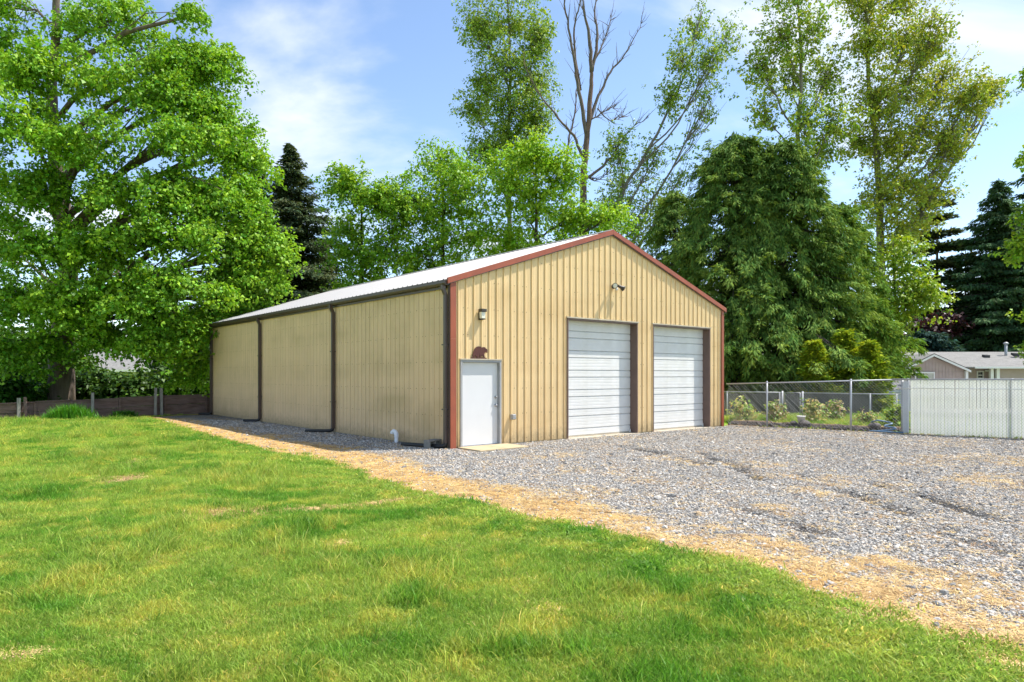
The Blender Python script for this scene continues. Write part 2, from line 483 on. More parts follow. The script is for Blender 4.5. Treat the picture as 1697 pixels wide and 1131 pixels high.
M_FRAME = mat('door_frame_grey', (0.33, 0.33, 0.33), 0.5, 0.1, 4)
M_CREAM = mat('header_cream', (0.50, 0.44, 0.33), 0.5, 0.15, 3, dirt=(0.2, 0.15, 0.1), dirt_amt=0.4)
M_SCREW = mat('screw', (0.16, 0.11, 0.055), 0.6)
M_BLACKPIPE = mat('black_pipe', (0.02, 0.02, 0.02), 0.45, 0.2, 6)

bld = empty('metal_building', (C0[0], C0[1], 0), ANG,
            'long tan metal pole building with red-brown trim, white roof and two garage doors', 'building')
OPEN = [(0.27, 1.50, 2.07), (3.77, 6.67, 3.24), (7.37, 10.33, 3.24)]   # u0, u1, head height

# ---- core walls behind the siding
cw = MB()
T = 0.26
segs = [(0.0, 0.27, 0), (0.27, 1.50, 2.07), (1.50, 3.77, 0), (3.77, 6.67, 3.24), (6.67, 7.37, 0), (7.37, 10.33, 3.24), (10.33, WU, 0)]
for a, b2, zb in segs:
    cuts = [a] + ([WU / 2] if a < WU / 2 < b2 else []) + [b2]
    for c, d in zip(cuts[:-1], cuts[1:]):
        cw.prism([(c, zb), (d, zb), (d, gable(d) - 0.05), (c, gable(c) - 0.05)], lambda p, q, t: (p, t, q), T, 0.012)
cw.box(0.012, 0.2, T + .002, LV - 0.01, 0, HE - 0.03)
cw.box(WU - 0.2, WU - 0.012, T + .002, LV - 0.01, 0, HE - 0.03)
cw.prism([(0.2, 0), (WU - 0.2, 0), (WU - 0.2, gable(0.2) - .05), (WU / 2, PK - .05), (0.2, gable(0.2) - .05)], lambda p, q, t: (p, t, q), LV - 0.01, LV - 0.2)
cw.build('wall', M_CORE, bld)

# ---- siding strips, front
PITCH = WU / 48.0
def profile(p, r=0.028):
    """(offset across, height out) of one strip: pan with two low stiffeners, then the rib"""
    return [(0.002, 0.0), (0.055, 0.0), (0.062, 0.004), (0.072, 0.004), (0.079, 0.0), (0.105, 0.0), (0.112, 0.004), (0.122, 0.004), (0.129, 0.0),
            (p - 0.028, 0.0), (p - 0.0265, r), (p - 0.016, r), (p - 0.010, 0.0), (p - 0.002, 0.0)]
def strip_geo(mb, prof, ua, ub, zb, zt, place):
    """the part of a profile between ua and ub, from zb up to zt(u)"""
    us = [q for q in prof if ua < q[0] < ub]
    def hgt(u):
        for (a, ha), (b2, hb) in zip(prof[:-1], prof[1:]):
            if a <= u <= b2: return ha + (hb - ha) * (u - a) / (b2 - a + 1e-12)
        return 0.0
    pts = [(ua, hgt(ua))] + us + [(ub, hgt(ub))]
    vs = []
    for u, h in pts:
        vs.append(place(u, h, zb)); vs.append(place(u, h, zt(u)))
    mb.add(vs, [(2*i, 2*i + 2, 2*i + 3, 2*i + 1) for i in range(len(pts) - 1)])
for i in range(48):
    a, b2 = i * PITCH, (i + 1) * PITCH
    prof = [(a + o, h) for o, h in profile(PITCH)]
    edges = sorted({a + .002, b2 - .002} | {e for o in OPEN for e in o[:2] if a + .004 < e < b2 - .004} | ({WU / 2} if a + .004 < WU / 2 < b2 - .004 else set()))
    mb = MB()
    for c, d in zip(edges[:-1], edges[1:]):
        m_ = (c + d) / 2; zb = 0.025
        for o in OPEN:
            if o[0] < m_ < o[1]: zb = o[2]
        strip_geo(mb, prof, c, d, zb, lambda u: gable(u) - 0.02, lambda u, h, z: (u, -h, z))
    mb.build('siding_strip', M_FRONT, bld)
# ---- siding strips, left wall and right wall (shared mesh)
NL = 79; PL = LV / NL
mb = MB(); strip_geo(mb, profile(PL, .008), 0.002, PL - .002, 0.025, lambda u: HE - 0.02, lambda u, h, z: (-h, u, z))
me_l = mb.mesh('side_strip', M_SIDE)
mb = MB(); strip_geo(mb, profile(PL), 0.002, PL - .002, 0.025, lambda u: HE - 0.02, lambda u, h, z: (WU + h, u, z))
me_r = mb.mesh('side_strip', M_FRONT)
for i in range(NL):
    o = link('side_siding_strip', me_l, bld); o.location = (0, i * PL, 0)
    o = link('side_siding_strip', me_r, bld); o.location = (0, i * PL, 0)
# ---- screws along the girts
mb = MB()
girts = [0.12, 0.75, 1.38, 2.02, 2.66, 3.30]
def screw(c, ax):
    r = 0.0115; x, y, z = c
    if ax == 'y': vs = [(x + r*math.cos(k*math.pi/3), y, z + r*math.sin(k*math.pi/3)) for k in range(6)] + [(x, y - 0.008, z)]
    else: vs = [(x, y - r*math.cos(k*math.pi/3), z + r*math.sin(k*math.pi/3)) for k in range(6)] + [(x - 0.008, y, z)]
    mb.add(vs, [(k, (k + 1) % 6, 6) for k in range(6)])
for i in range(48):
    for off in ((0.09,), (0.145,), (0.04,), ())[i % 4]:
        u = i * PITCH + off
        for g in girts + [3.95, 4.6, 5.2]:
            if g < gable(u) - 0.15 and not any(o[0] - .03 < u < o[1] + .03 and g < o[2] + .03 for o in OPEN):
                screw((u + random.uniform(-.006, .006), -0.001, g + random.uniform(-.008, .008)), 'y')
so = mb.build('front_screws', M_SCREW, bld); so['kind'] = 'stuff'
mb = MB()
for i in range(NL):
    for off in ((0.09,), (0.145,), (0.04,))[i % 3]:
        for g in girts:
            screw((-0.001, i * PL + off + random.uniform(-.006, .006), g + random.uniform(-.008, .008)), 'x')
so = mb.build('side_screws', M_SCREW, bld); so['kind'] = 'stuff'

# ---- roof
EU = -0.10; EZ = HE + 0.03 + SL * EU
ln = math.hypot(WU / 2 - EU, SL * (WU / 2 - EU)); su_, sz_ = (WU / 2 - EU) / ln, SL * (WU / 2 - EU) / ln
dk = MB()
for sgn in (1, -1):
    f = (lambda p, q, t: (p, t, q)) if sgn == 1 else (lambda p, q, t: (WU - p, t, q))
    dk.prism([(EU, EZ - 0.045), (WU / 2 - .001, EZ - 0.045 + SL * (WU / 2 - EU)), (WU / 2 - .001, EZ - 0.006 + SL * (WU / 2 - EU)), (EU, EZ - 0.006)], f, LV + 0.08, -0.05)
dk.build('roof_deck', M_ROOF, bld)
RP = (LV + 0.16) / 20
rprof = []
for k in range(4):
    o = k * RP / 4
    rprof += [(o + .003, 0.002), (o + RP/4 - 0.06, 0.002), (o + RP/4 - 0.045, 0.024), (o + RP/4 - 0.02, 0.024), (o + RP/4 - 0.006, 0.002)]
for sgn in (1, -1):
    vs = []
    for o, h in rprof:
        for s_ in (0, ln):
            x = EU + su_ * s_ - sz_ * h; z = EZ + sz_ * s_ + su_ * h
            vs.append((x if sgn == 1 else WU - x, o, z))
    fs = [(2*i, 2*i + 2, 2*i + 3, 2*i + 1) if sgn == -1 else (2*i + 1, 2*i + 3, 2*i + 2, 2*i) for i in range(len(rprof) - 1)]
    mp_ = MB().add(vs, fs).mesh('roof_panel', M_ROOF)
    for i in range(20):
        o = link('roof_panel', mp_, bld); o.location = (0, -0.07 + i * RP, 0)
rz = EZ + SL * (WU / 2 - EU)
MB().prism([(WU/2 - .16, rz - .16*SL + .030), (WU/2, rz + .034), (WU/2 + .16, rz - .16*SL + .030), (WU/2 + .16, rz - .16*SL + .045), (WU/2, rz + .05), (WU/2 - .16, rz - .16*SL + .045)], lambda p, q, t: (p, t, q), LV + 0.09, -0.07).build('ridge_cap', M_ROOF, bld)
# ---- rake trims, corner trims
for sgn in (1, -1):
    f = (lambda p, q, t: (p, t, q)) if sgn == 1 else (lambda p, q, t: (WU - p, t, q))
    for a, b2 in ((EU - 0.02, 2.9), (2.903, WU / 2 - .002)):
        za_, zb_ = EZ + SL * (a - EU), EZ + SL * (b2 - EU)
        MB().prism([(a, za_ - 0.10), (b2, zb_ - 0.10), (b2, zb_ + 0.035), (a, za_ + 0.035)], f, -0.03, -0.085).build('rake_trim', M_RED, bld)
    MB().prism([(EU - .02, EZ - .122), (WU/2 - .002, rz - .122 - 0.02*SL), (WU/2 - .002, rz - .103 - .02*SL), (EU - .02, EZ - .103)], f, -0.028, -0.065).build('rake_flashing', M_BROWN, bld)
for z0, z1 in ((0.0, 2.55), (2.553, HE - 0.06)):
    MB().box(-0.025, 0.135, -0.045, -0.030, z0, z1).build('corner_trim', M_RED, bld)
    MB().box(WU - 0.10, WU + 0.03, -0.045, -0.030, z0, z1).build('corner_trim', M_RED, bld)
MB().box(-0.045, -0.030, -0.029, 0.025, 0, HE - 0.1).build('corner_trim', M_BROWN, bld)
MB().box(WU + .030, WU + 0.045, -0.029, 0.14, 0, HE - 0.1).build('corner_trim', M_RED, bld)
MB().box(-0.045, -0.030, LV - 0.12, LV + .02, 0, HE - 0.1).build('corner_trim', M_BROWN, bld)
MB().box(-0.032, WU + .03, LV + .0, LV + .02, 0, HE - 0.1).build('back_siding', M_SIDE, bld)
# ---- gutter along the left eave and the right eave
gp = [(0, 0), (-.09, -.0), (-.115, .045), (-.115, .11), (-.108, .11), (-.105, .05), (-.085, .01), (-.006, .01), (-.006, .11), (0, .11)]
for sgn in (1, -1):
    f = (lambda p, q, t: (EU + 0.03 + p, t, EZ - .135 + q)) if sgn == 1 else (lambda p, q, t: (WU - EU - .03 - p, t, EZ - .135 + q))
    g = MB().prism(gp, f, LV + .09, -.02).build('gutter', M_BROWN, bld)
    e0 = MB().prism([(0, 0), (-.09, 0), (-.115, .045), (-.115, .11), (0, .11)], f, -.022, -.034).build('end_cap', M_BROWN, g)
fas = MB().box(-0.055, -0.031, 0.1, LV - .1, EZ - .20, EZ - .045).build('eave_fascia', M_BROWN, bld)
# ---- downspouts
for i, (v, w) in enumerate(((0.075, 0.042), (5.99, 0.05), (12.07, 0.05), (17.88, 0.05))):
    ds = MB().tube([(-0.16, v, EZ - .13), (-0.155, v, EZ - .22), (-0.085, v, EZ - .36), (-0.085, v, 0.12)], w * 1.3, 4, flat=(1, 0, 0)).build('downspout', M_BROWN, bld)
    for z in (0.9, 2.4):
        MB().box(-.15, -.027, v - .068, v + .068, z, z + .03).build('strap', M_BROWN, ds)
    if i == 0:
        pts = [(-.085, v, .14), (-.09, v, .08), (-.15, v + .08, .055), (-.30, v + .4, .05), (-.42, v + .85, .05), (-.50, v + 1.25, .04)]
    else:
        e = (0.6, 0.4, 0.35)[i - 1]
        pts = [(-.085, v, .14), (-.10, v + .01, .08), (-.18, v + .04, .055), (-.18 - .5*e, v + .10 + .35*e, .05), (-.18 - .85*e, v + .1 + .8*e, .04)]
    # corrugated black extension
    path = [Vector(p) for p in pts]; fine = []
    for a, b2 in zip(path[:-1], path[1:]):
        n = max(2, int((b2 - a).length / 0.02))
        fine += [a.lerp(b2, k / n) for k in range(n)]
    fine.append(path[-1])
    MB().tube(fine, [0.047 + (0.006 if k % 2 else 0) for k in range(len(fine))], 8).build('drain_extension', M_BLACKPIPE, ds)

# ---- entry door
ed = MB().box(0.325, 1.445, 0.055, 0.10, 0.035, 2.015).build('entry_door', M_DOOR, bld, bevel=.004)
MB().box(0.27, 0.322, -0.034, 0.11, 0.0, 2.07).build('jamb', M_FRAME, ed)
MB().box(1.448, 1.50, -0.034, 0.11, 0.0, 2.07).build('jamb', M_FRAME, ed)
MB().box(0.3225, 1.4475, -0.034, 0.11, 2.018, 2.07).build('head_jamb', M_FRAME, ed)
MB().box(0.25, 1.52, -0.05, -.002, 2.072, 2.10).build('drip_cap', M_CREAM, ed)
MB().box(0.3225, 1.4475, -0.03, 0.11, 0.0, 0.03).build('threshold', M_STEEL, ed)
def knob(z, deep):
    mb = MB()
    mb.lathe([(0, 0), (0.034, 0), (0.034, .006), (0.014, .010), (.014, .03), (.028 if deep else .022, .04), (.03 if deep else .022, .055), (.02, .066), (0, .068)], n=14)
    o = mb.build('door_knob' if deep else 'deadbolt', M_STEEL, ed)
    o.location = (1.375, 0.054, z); o.rotation_euler = (math.pi / 2, 0, 0)
knob(0.97, True); knob(1.17, False)
MB().box(1.43, 1.447, .045, .0545, .9, 1.03).build('strike_plate', M_STEEL, ed)

# ---- garage doors: sections of ribbed steel slats
WIDE, NARROW = 0.345, 0.192
def slat_mesh(w, h, ribs):
    pr = [(0.003, 0.012), (0.012, 0.0)]
    for k in range(1, ribs + 1):
        z = h * k / (ribs + 1)
        pr += [(z - .012, 0.0), (z - .005, 0.0022), (z + .005, 0.0022), (z + .012, 0.0)]
    pr += [(h - .026, 0.0), (h - .020, .02), (h - .003, .022)]
    vs = []
    for z, y in pr: vs += [(0, y, z), (w, y, z)]
    fs = [(2*i, 2*i + 1, 2*i + 3, 2*i + 2) for i in range(len(pr) - 1)]
    return MB().add(vs, fs).mesh('door_slat', M_GDOOR)
for k, (a, b2) in enumerate(((3.77, 6.67), (7.37, 10.33))):
    gd = MB().box(a + .02, b2 - .02, 0.25, 0.262, 0.0, 3.26).build('garage_door', M_DARKGAP, bld)
    w = b2 - a - 0.09
    mw, mn = slat_mesh(w, WIDE, 3), slat_mesh(w, NARROW, 1)
    z = 0.045; j = 0
    while z < 3.22:
        me, hh = (mn, NARROW) if j % 2 == 0 else (mw, WIDE)
        o = link('door_slat', me, gd); o.location = (a + .045, 0.228, z); z += hh; j += 1
    MB().box(a + .046, b2 - .046, .225, .245, 0.012, 0.044).build('bottom_seal', M_CREAM, gd)
    MB().box(b2 - .038, b2 - .002, -.034, .255, .0, 3.20).build('jamb', M_JAMB, gd)
    MB().box(a + .002, a + .038, -.034, .255, .0, 3.20).build('jamb', M_JAMB, gd)
    MB().box(a + .002, b2 - .002, -.036, .255, 3.203, 3.238).build('head_jamb', M_JAMB, gd)
    MB().box(a - .03, b2 + .03, -.05, -.002, 3.242, 3.275).build('drip_cap', M_CREAM, gd)
    MB().box(b2 - .10, b2 - .06, .19, .224, .02, .12).build('latch', M_DOOR, gd)
M_CONC = mat('concrete', (0.42, 0.37, 0.29), 0.9, 0.15, 4, bump=.3, bscale=60, dirt=(0.30, .22, .14), dirt_amt=.5)
for a, b2 in ((3.70, 6.74), (7.30, 10.40)):
    MB().box(a, b2, -.14, .224, -.1, .010).build('door_sill', M_CONC, bld)

# ================================================================== THINGS ON AND BY THE BUILDING
def on_bld(o, u, v, z, rz=0.0):
    o.location = B(u, v, z); o.rotation_euler = (0, 0, ANG + rz); return o
# concrete step
M_STEP = mat('tan_slab', (0.46, 0.37, 0.23), 0.9, 0.12, 5, bump=.25, bscale=50, dirt=(0.36, .25, .13), dirt_amt=.5)
st = MB().prism([(.15, -.95), (1.62, -.92), (1.66, -.052), (.17, -.052)], lambda p, q, t: (p, q, t), -.12, .03).build('doorstep_slab', M_STEP, None, bevel=.008)
on_bld(st, 0, 0, 0); tag(st, 'low tan slab step in front of the white entry door', 'step')
# bear cut-out
bear = [(205,884),(200,860),(210,800),(228,755),(255,726),(285,714),(315,714),(345,728),(372,722),(384,727),(392,722),(402,730),(410,744),(424,748),(436,768),(434,806),(422,812),(412,800),(396,806),(386,830),(388,862),(398,884),(374,884),(358,858),(350,850),(338,862),(330,884),(306,884),(312,852),(316,834),(306,836),(300,862),(290,884),(268,884),(252,862),(246,848),(236,862),(234,884)]
M_BEAR = mat('rusty_cutout', (0.085, 0.025, 0.017), 0.6, 0.3, 20)
be = empty('bear_ornament', label='dark rusty metal bear silhouette standing above the entry door', cat='ornament')
f = lambda p, q, t: ((p - 308) * .0019, t, (900 - q) * .00158)
MB().prism(bear[::-1], f, -.006, 0).build('body', M_BEAR, be)
MB().box((175 - 308) * .0019, (420 - 308) * .0019, -.008, .002, .0, 15.5 * .00158).build('base_bar', M_BEAR, be)
on_bld(be, 0.82, -0.035, 2.103)
# wall lantern
M_GLASSY, t_, b_ = newmat('frosted_glass'); b_.inputs['Base Color'].default_value = (.72, .70, .58, 1); b_.inputs['Roughness'].default_value = .25
M_BRONZE = mat('bronze', (0.06, 0.05, 0.04), 0.45, 0.2, 10, metal=.3)
wl = empty('wall_lantern', label='small dark wall lantern with frosted glass above the bear ornament', cat='lamp')
MB().box(-.065, .065, -.03, .0, -.13, .13).build('back_plate', M_BRONZE, wl, bevel=.004)
MB().prism([(-.075, .06), (.075, .06), (.075, .13), (-.075, .13)], lambda p, q, t: (p, t, q), -.031, -.15).build('hood', M_BRONZE, wl, bevel=.006)
MB().prism([(-.055, -.10), (.055, -.10), (.062, .058), (-.062, .058)], lambda p, q, t: (p, t, q), -.031, -.12).build('glass_lens', M_GLASSY, wl, bevel=.008)
MB().box(-.06, .06, -.115, -.031, -.122, -.102).build('lower_rim', M_BRONZE, wl)
on_bld(wl, .86, -.026, 3.16)
# twin flood light
fl = empty('flood_light', label='twin-head security flood light high on the gable above the garage doors', cat='lamp')
MB().lathe([(0, 0), (.065, 0), (.065, .02), (.04, .035), (0, .035)], n=16).build('mounting_plate', M_BRONZE, fl).rotation_euler = (math.pi/2, 0, 0)
def flood_head(ctr, d, lensmat):
    d = Vector(d).normalized()
    h = MB().lathe([(0, 0), (.030, 0), (.040, .03), (.045, .09), (.075, .16), (.078, .20), (.068, .20), (.06, .17)], n=16).build('lamp_head', M_BRONZE, fl)
    h.rotation_mode = 'QUATERNION'; h.rotation_quaternion = d.to_track_quat('Z', 'Y'); h.location = ctr
    MB().lathe([(.066, .19), (.04, .198), (0, .20)], n=16).build('lens', lensmat, h)
    MB().tube([(0, -.03, 0), tuple(Vector((0, -.03, 0)).lerp(Vector(ctr), .5)), ctr], .014, 6).build('swivel_arm', M_BRONZE, fl)
flood_head((-.08, -.10, .03), (-.55, -.75, -.22), M_GLASSY)
flood_head((.10, -.10, .03), (.85, -.35, -.42), M_GLASSY)
sn = MB().lathe([(0, 0), (.03, 0), (.04, .04), (.035, .09), (0, .10)], n=12).build('motion_sensor', M_DOOR, fl)
sn.location = (.01, -.09, -.03); sn.rotation_euler = (math.radians(145), 0, 0)
on_bld(fl, 5.58, -.028, 4.22)
# outlet box
ob = empty('outlet_box', label='small grey weatherproof outlet box on the siding right of the entry door', cat='outlet box')
M_GREYBOX = mat('grey_box', (.33, .33, .33), .5, .1, 10)
MB().box(-.05, .05, -.06, 0, -.065, .065).build('housing', M_GREYBOX, ob, bevel=.008)
MB().prism([(-.06, -.07), (-.115, -.05), (-.115, .06), (-.06, .075)], lambda p, q, t: (t, p, q), -.052, .052).build('cover', M_GREYBOX, ob, bevel=.008)
on_bld(ob, 1.83, -.028, .67)
# pvc vent pipe
M_PVC = mat('pvc', (.80, .80, .82), .35, .03, 8)
pv = empty('vent_pipe', label='short white plastic pipe with a curved top beside the long wall', cat='pipe')
MB().tube([(0, 0, -.1), (0, 0, .14)], .048, 14).build('riser', M_PVC, pv)
MB().tube([(0, 0, .13), (0, 0, .19), (-.01, 0, .235), (-.04, 0, .275), (-.085, 0, .285), (-.125, 0, .26), (-.135, 0, .225)], [.056, .056, .056, .055, .055, .055, .056], 14, caps=False).build('elbow', M_PVC, pv)
MB().tube([(-.133, 0, .235), (-.1335, 0, .234)], .05, 14).build('opening', M_DARKGAP, pv)
on_bld(pv, -.20, 2.10, 0, math.radians(-70))
# concrete block
M_BLOCK = mat('block', (.22, .21, .19), .95, .18, 9, bump=.5, bscale=70, dirt=(.2, .17, .13), dirt_amt=.5)
bb = MB()
x0, x1, y0, y1, h = -.2, .2, -.1, .1, .19
for a, b2 in ((-.2, -.165), (-.0175, .0175), (.165, .2)): bb.box(a, b2, y0, y1, 0, h)
for c, d in ((-.164, -.0185), (.0185, .164)):
    bb.box(c, d, y0, y0 + .032, 0, h - .0015); bb.box(c, d, y1 - .032, y1, 0, h - .0015)
blk = bb.build('concrete_block', M_BLOCK)
blk.rotation_mode = 'XYZ'; bl = B(-.24, .50, 0.10)
blk.location = bl; blk.rotation_euler = (math.radians(90), 0, ANG + math.radians(12))
tag(blk, 'grey hollow concrete block lying on the gravel by the corner downspout', 'block')

# ================================================================== TIMBER FENCE (left, behind the lawn)
M_PLANK = mat('dark_plank', (0.15, 0.092, 0.075), 0.85, 0.35, 3, bump=.4, bscale=30, stretch=(1, 1, 6), dirt=(.23, .17, .15), dirt_amt=.5, dscale=1)
M_POST = mat('grey_post', (0.27, 0.25, 0.22), 0.9, 0.25, 4, bump=.4, bscale=30, stretch=(6, 6, 1))
FV = 18.95
def fence_u(px):
    r = (px - CX) / F
    # (C0x + u UX - FV UY) = r (C0y + u UY + FV UX)
    return (r * (C0[1] + FV * UX) - C0[0] + FV * UY) / (UX - r * UY)
tf = empty('timber_fence', (C0[0], C0[1], 0), ANG, 'low dark brown plank fence with tall grey posts behind the lawn', 'fence')
joints = [-13.2, -11.6, -10.1] + [fence_u(p) for p in (-30, 58, 118, 198, 273, 341)] + [0.6, 1.9]
def ftop(u): return 0.80 + 0.030 * min(0, u + 1.0) 
for a, b2 in zip(joints[:-1], joints[1:]):
    j = random.uniform(-.015, .015)
    for (za_, zb_) in ((-.02, .44), (.455, .80)):
        y = random.uniform(-.012, .012)
        MB().prism([(a + .012, ftop(a) - .8 + j - (.25 if za_ < 0 else -za_)), (b2 - .012, ftop(b2) - .8 + j - (.25 if za_ < 0 else -za_)), (b2 - .012, ftop(b2) - .80 + zb_ + j), (a + .012, ftop(a) - .80 + zb_ + j)],
                   lambda p, q, t: (p, FV + t, q), .045 + y, y).build('plank', M_PLANK, tf)
    MB().prism([(a, ftop(a) + .004 + j), (b2 - .006, ftop(b2) + .004 + j), (b2 - .006, ftop(b2) + .05 + j), (a, ftop(a) + .05 + j)], lambda p, q, t: (p, FV + t, q), .08, -.035).build('top_rail', M_PLANK, tf)
    MB().box(a - .04, a + .045, FV - .075, FV - .016, -.5, ftop(a) - .003).build('stile', M_PLANK, tf)
for px, top, w, m_ in ((30, 660, .055, M_POST), (41.5, 658.5, .05, M_PLANK), (152, 651, .055, M_POST), (255.5, 643, .05, M_POST), (266, 643.5, .05, M_POST)):
    u = fence_u(px); p = B(u, FV - .13); d = p[1]
    z = CAMH + (HZ - top) / F * d
    o = MB().box(-w, w, -w, w, -.6, z).build('post', m_, tf, bevel=.006)
    o.location = (u, FV - .13 - w, 0); o.rotation_euler = (random.uniform(-.02, .02), random.uniform(-.02, .02), random.uniform(-.2, .2))

# ================================================================== CHAIN LINK FENCES
M_GALV = mat('galvanised', (0.42, 0.43, 0.44), 0.45, 0.1, 12, metal=.35)
M_WIRE = mat('wire', (0.24, 0.25, 0.25), 0.5, 0.1, 12, metal=.2)
M_SLAT = mat('white_slat', (0.93, 0.93, 0.92), 0.5, 0.06, 4, dirt=(.66, .68, .42), dirt_amt=.5, dscale=.9)
def see_through(m, f, c):
    t = m.node_tree; b = t.nodes['Principled BSDF']; tr = N(t, 'ShaderNodeBsdfTranslucent'); mx = N(t, 'ShaderNodeMixShader'); mx.inputs[0].default_value = f
    t.links.new(b.inputs['Base Color'].links[0].from_socket, tr.inputs['Color'])
    t.links.new(b.outputs[0], mx.inputs[1]); t.links.new(tr.outputs[0], mx.inputs[2]); t.links.new(mx.outputs[0], t.nodes['Material Output'].inputs[0])
see_through(M_SLAT, .58, None)
M_GSLAT = mat('grey_slat', (0.58, 0.60, 0.61), 0.5, 0.08, 4)
FANG = math.atan2(-0.632, 0.775)
def wires(mb, x0, x1, z0f, z1f, step=.09, r=.0021, y=0.0):
    """two families of diagonal wires between x0..x1"""
    hmax = max(z1f(x0) - z0f(x0), z1f(x1) - z0f(x1)) + .02
    def clip(xa, za_, xb, zb_):
        pts = []
        n = 24
        for k in range(n + 1):
            x = xa + (xb - xa) * k / n; z = za_ + (zb_ - za_) * k / n
            if x0 <= x <= x1 and z0f(x) <= z <= z1f(x): pts.append((x, z))
        return (pts[0], pts[-1]) if len(pts) > 1 else None
    for sgn in (1, -1):
        x = x0 - hmax
        while x < x1 + hmax:
            zb_ = min(z0f(x0), z0f(x1))
            s = clip(x, zb_, x + sgn * hmax * 1.0, zb_ + hmax * 1.0)
            if s: mb.tube([(s[0][0], y + sgn * r, s[0][1]), (s[1][0], y + sgn * r, s[1][1])], r, 3, caps=False)
            x += step
    return mb
def tz(s):  # top of the drive fence
    return 1.585 + 0.032 * s if s < 0 else 1.585 + 0.004 * s
def bz(s): return 0.03
def top_fence():
    cf = empty('chain_link_fence', (11.56, 20.0, 0), FANG, 'tall galvanised chain link fence between the building corner and the white slats', 'fence')
    for px in (1271, 1410):
        r = (px - CX) / F; s = (r * 20.0 - 11.56) / (.775 + .632 * r)
        MB().tube([(s, 0, -.3), (s, 0, tz(s) + .03)], .03, 10).build('post', M_GALV, cf)
        MB().lathe([(0.033, 0), (.033, .03), (.02, .055), (0, .06)], (s, 0, tz(s) + .0), 10).build('post_cap', M_GALV, cf)
    MB().tube([(-5.45, 0, tz(-5.45)), (-2.5, 0, tz(-2.5) - .004), (-.42, 0, tz(-.42))], .021, 8).build('top_rail', M_GALV, cf)
    o = wires(MB(), -5.45, -.42, bz, lambda s: tz(s) + .01, y=.03).build('wire_mesh', M_WIRE, cf); o['kind'] = 'stuff'
top_fence()
wf = empty('slatted_fence', (11.56, 20.0, 0), FANG, 'white slatted chain link fence along the gravel at right', 'fence')
SW = .077
n_s = int(6.9 / .084)
me_s = MB().box(-SW / 2, SW / 2, -.006, .006, 0, 1).mesh('slat', M_SLAT)
me_g = MB().box(-SW / 2, SW / 2, -.006, .006, 0, 1).mesh('slat', M_GSLAT)
for k in range(n_s):
    s = .10 + k * .084
    o = link('slat', me_s, wf); o.location = (s, random.uniform(-.004, .004), .02 + random.uniform(-.012, .015) - .006 * s); o.scale = (1, 1, tz(s) - .03 + random.uniform(-.012, .012) + .006 * s)
    o.rotation_euler = (0, random.uniform(-.006, .006), random.uniform(-.12, .12))
for k in range(2):
    s = -.10 + k * .08
    o = link('grey_slat', me_g, wf); o.location = (s, .0, .02); o.scale = (1, 1, tz(s) - .08)
MB().tube([(-.42, 0, tz(0)), (7.0, 0, tz(7.0))], .021, 8).build('top_rail', M_GALV, wf)
MB().tube([(-.16, .05, -.3), (-.16, .05, 1.56)], .032, 10).build('post', M_GALV, wf)
for s in (-.015, 2.45, 4.95, 7.0):
    MB().tube([(s, .06, -.3), (s, .06, tz(s) + .03)], .032, 10).build('post', M_GALV, wf)
o = wires(MB(), -.42, 7.0, bz, lambda s: tz(s), y=-.02, r=.0022, step=.084).build('wire_mesh', M_GALV, wf); o['kind'] = 'stuff'
MB().tube([(-.4, -.03, 1.33), (3.4, -.03, 1.33)], .010, 6).build('tension_wire', M_SLAT, wf)

# low garden fence behind, with a gate
OX, OY = P(1328, 697, 25.9)[:2]
lf = empty('garden_fence', (OX, OY, 0), FANG, 'low chain link garden fence with a narrow gate before the hedge', 'fence')
LT = 1.04
def ls(px):
    r = (px - CX) / F; return (r * OY - OX) / (.775 + .632 * r)
for px in (1205, 1292, 1442, 1486):
    s = ls(px)
    MB().tube([(s, 0, -.4), (s, 0, LT + .02)], .026, 8).build('post', M_GALV, lf)
for s in (ls(1296.5), ls(1330)):
    MB().tube([(s, 0, -.4), (s, 0, LT + .06)], .036, 10).build('gate_post', M_GALV, lf)
s0, s1 = ls(1296.5), ls(1330)
gt = MB().tube([(s0 + .09, 0, .08), (s0 + .09, 0, LT), (s1 - .09, 0, LT), (s1 - .09, 0, .08), (s0 + .09, 0, .08)], .022, 8).build('gate', M_GALV, lf)
o = wires(MB(), s0 + .1, s1 - .1, lambda s: .08, lambda s: LT).build('gate_mesh', M_WIRE, gt); o['kind'] = 'stuff'
MB().tube([(ls(1190), 0, LT), (s0, 0, LT)], .02, 8).build('top_rail', M_GALV, lf)
MB().tube([(s1, 0, LT), (ls(1600), 0, LT)], .02, 8).build('top_rail', M_GALV, lf)
mb = wires(MB(), ls(1190), s0, lambda s: -.05, lambda s: LT); wires(mb, s1, ls(1600), lambda s: -.05, lambda s: LT)
o = mb.build('wire_mesh', M_WIRE, lf); o['kind'] = 'stuff'

# dark board fence behind the garden
M_GBOARD = mat('grey_board', (0.085, 0.08, 0.082), 0.9, 0.3, 4, bump=.3, bscale=30, stretch=(6, 6, 1))
bo = P(1180, 690, 28.6)
bf = empty('board_fence', (bo[0], bo[1], 0), math.radians(-10), 'dark grey vertical board fence under the cedar behind the garden', 'fence')
mb_ = MB().box(0, .142, -.012, .012, -.35, .96).mesh('board', M_GBOARD)
for k in range(42):
    o = link('board', mb_, bf); o.location = (k * .148, random.uniform(-.006, .006), random.uniform(-.02, .02))
MB().box(0, 42 * .148, .014, .05, .60, .69).build('rail', M_GBOARD, bf)
MB().box(0, 42 * .148, .014, .05, -.1, -.01).build('rail', M_GBOARD, bf)

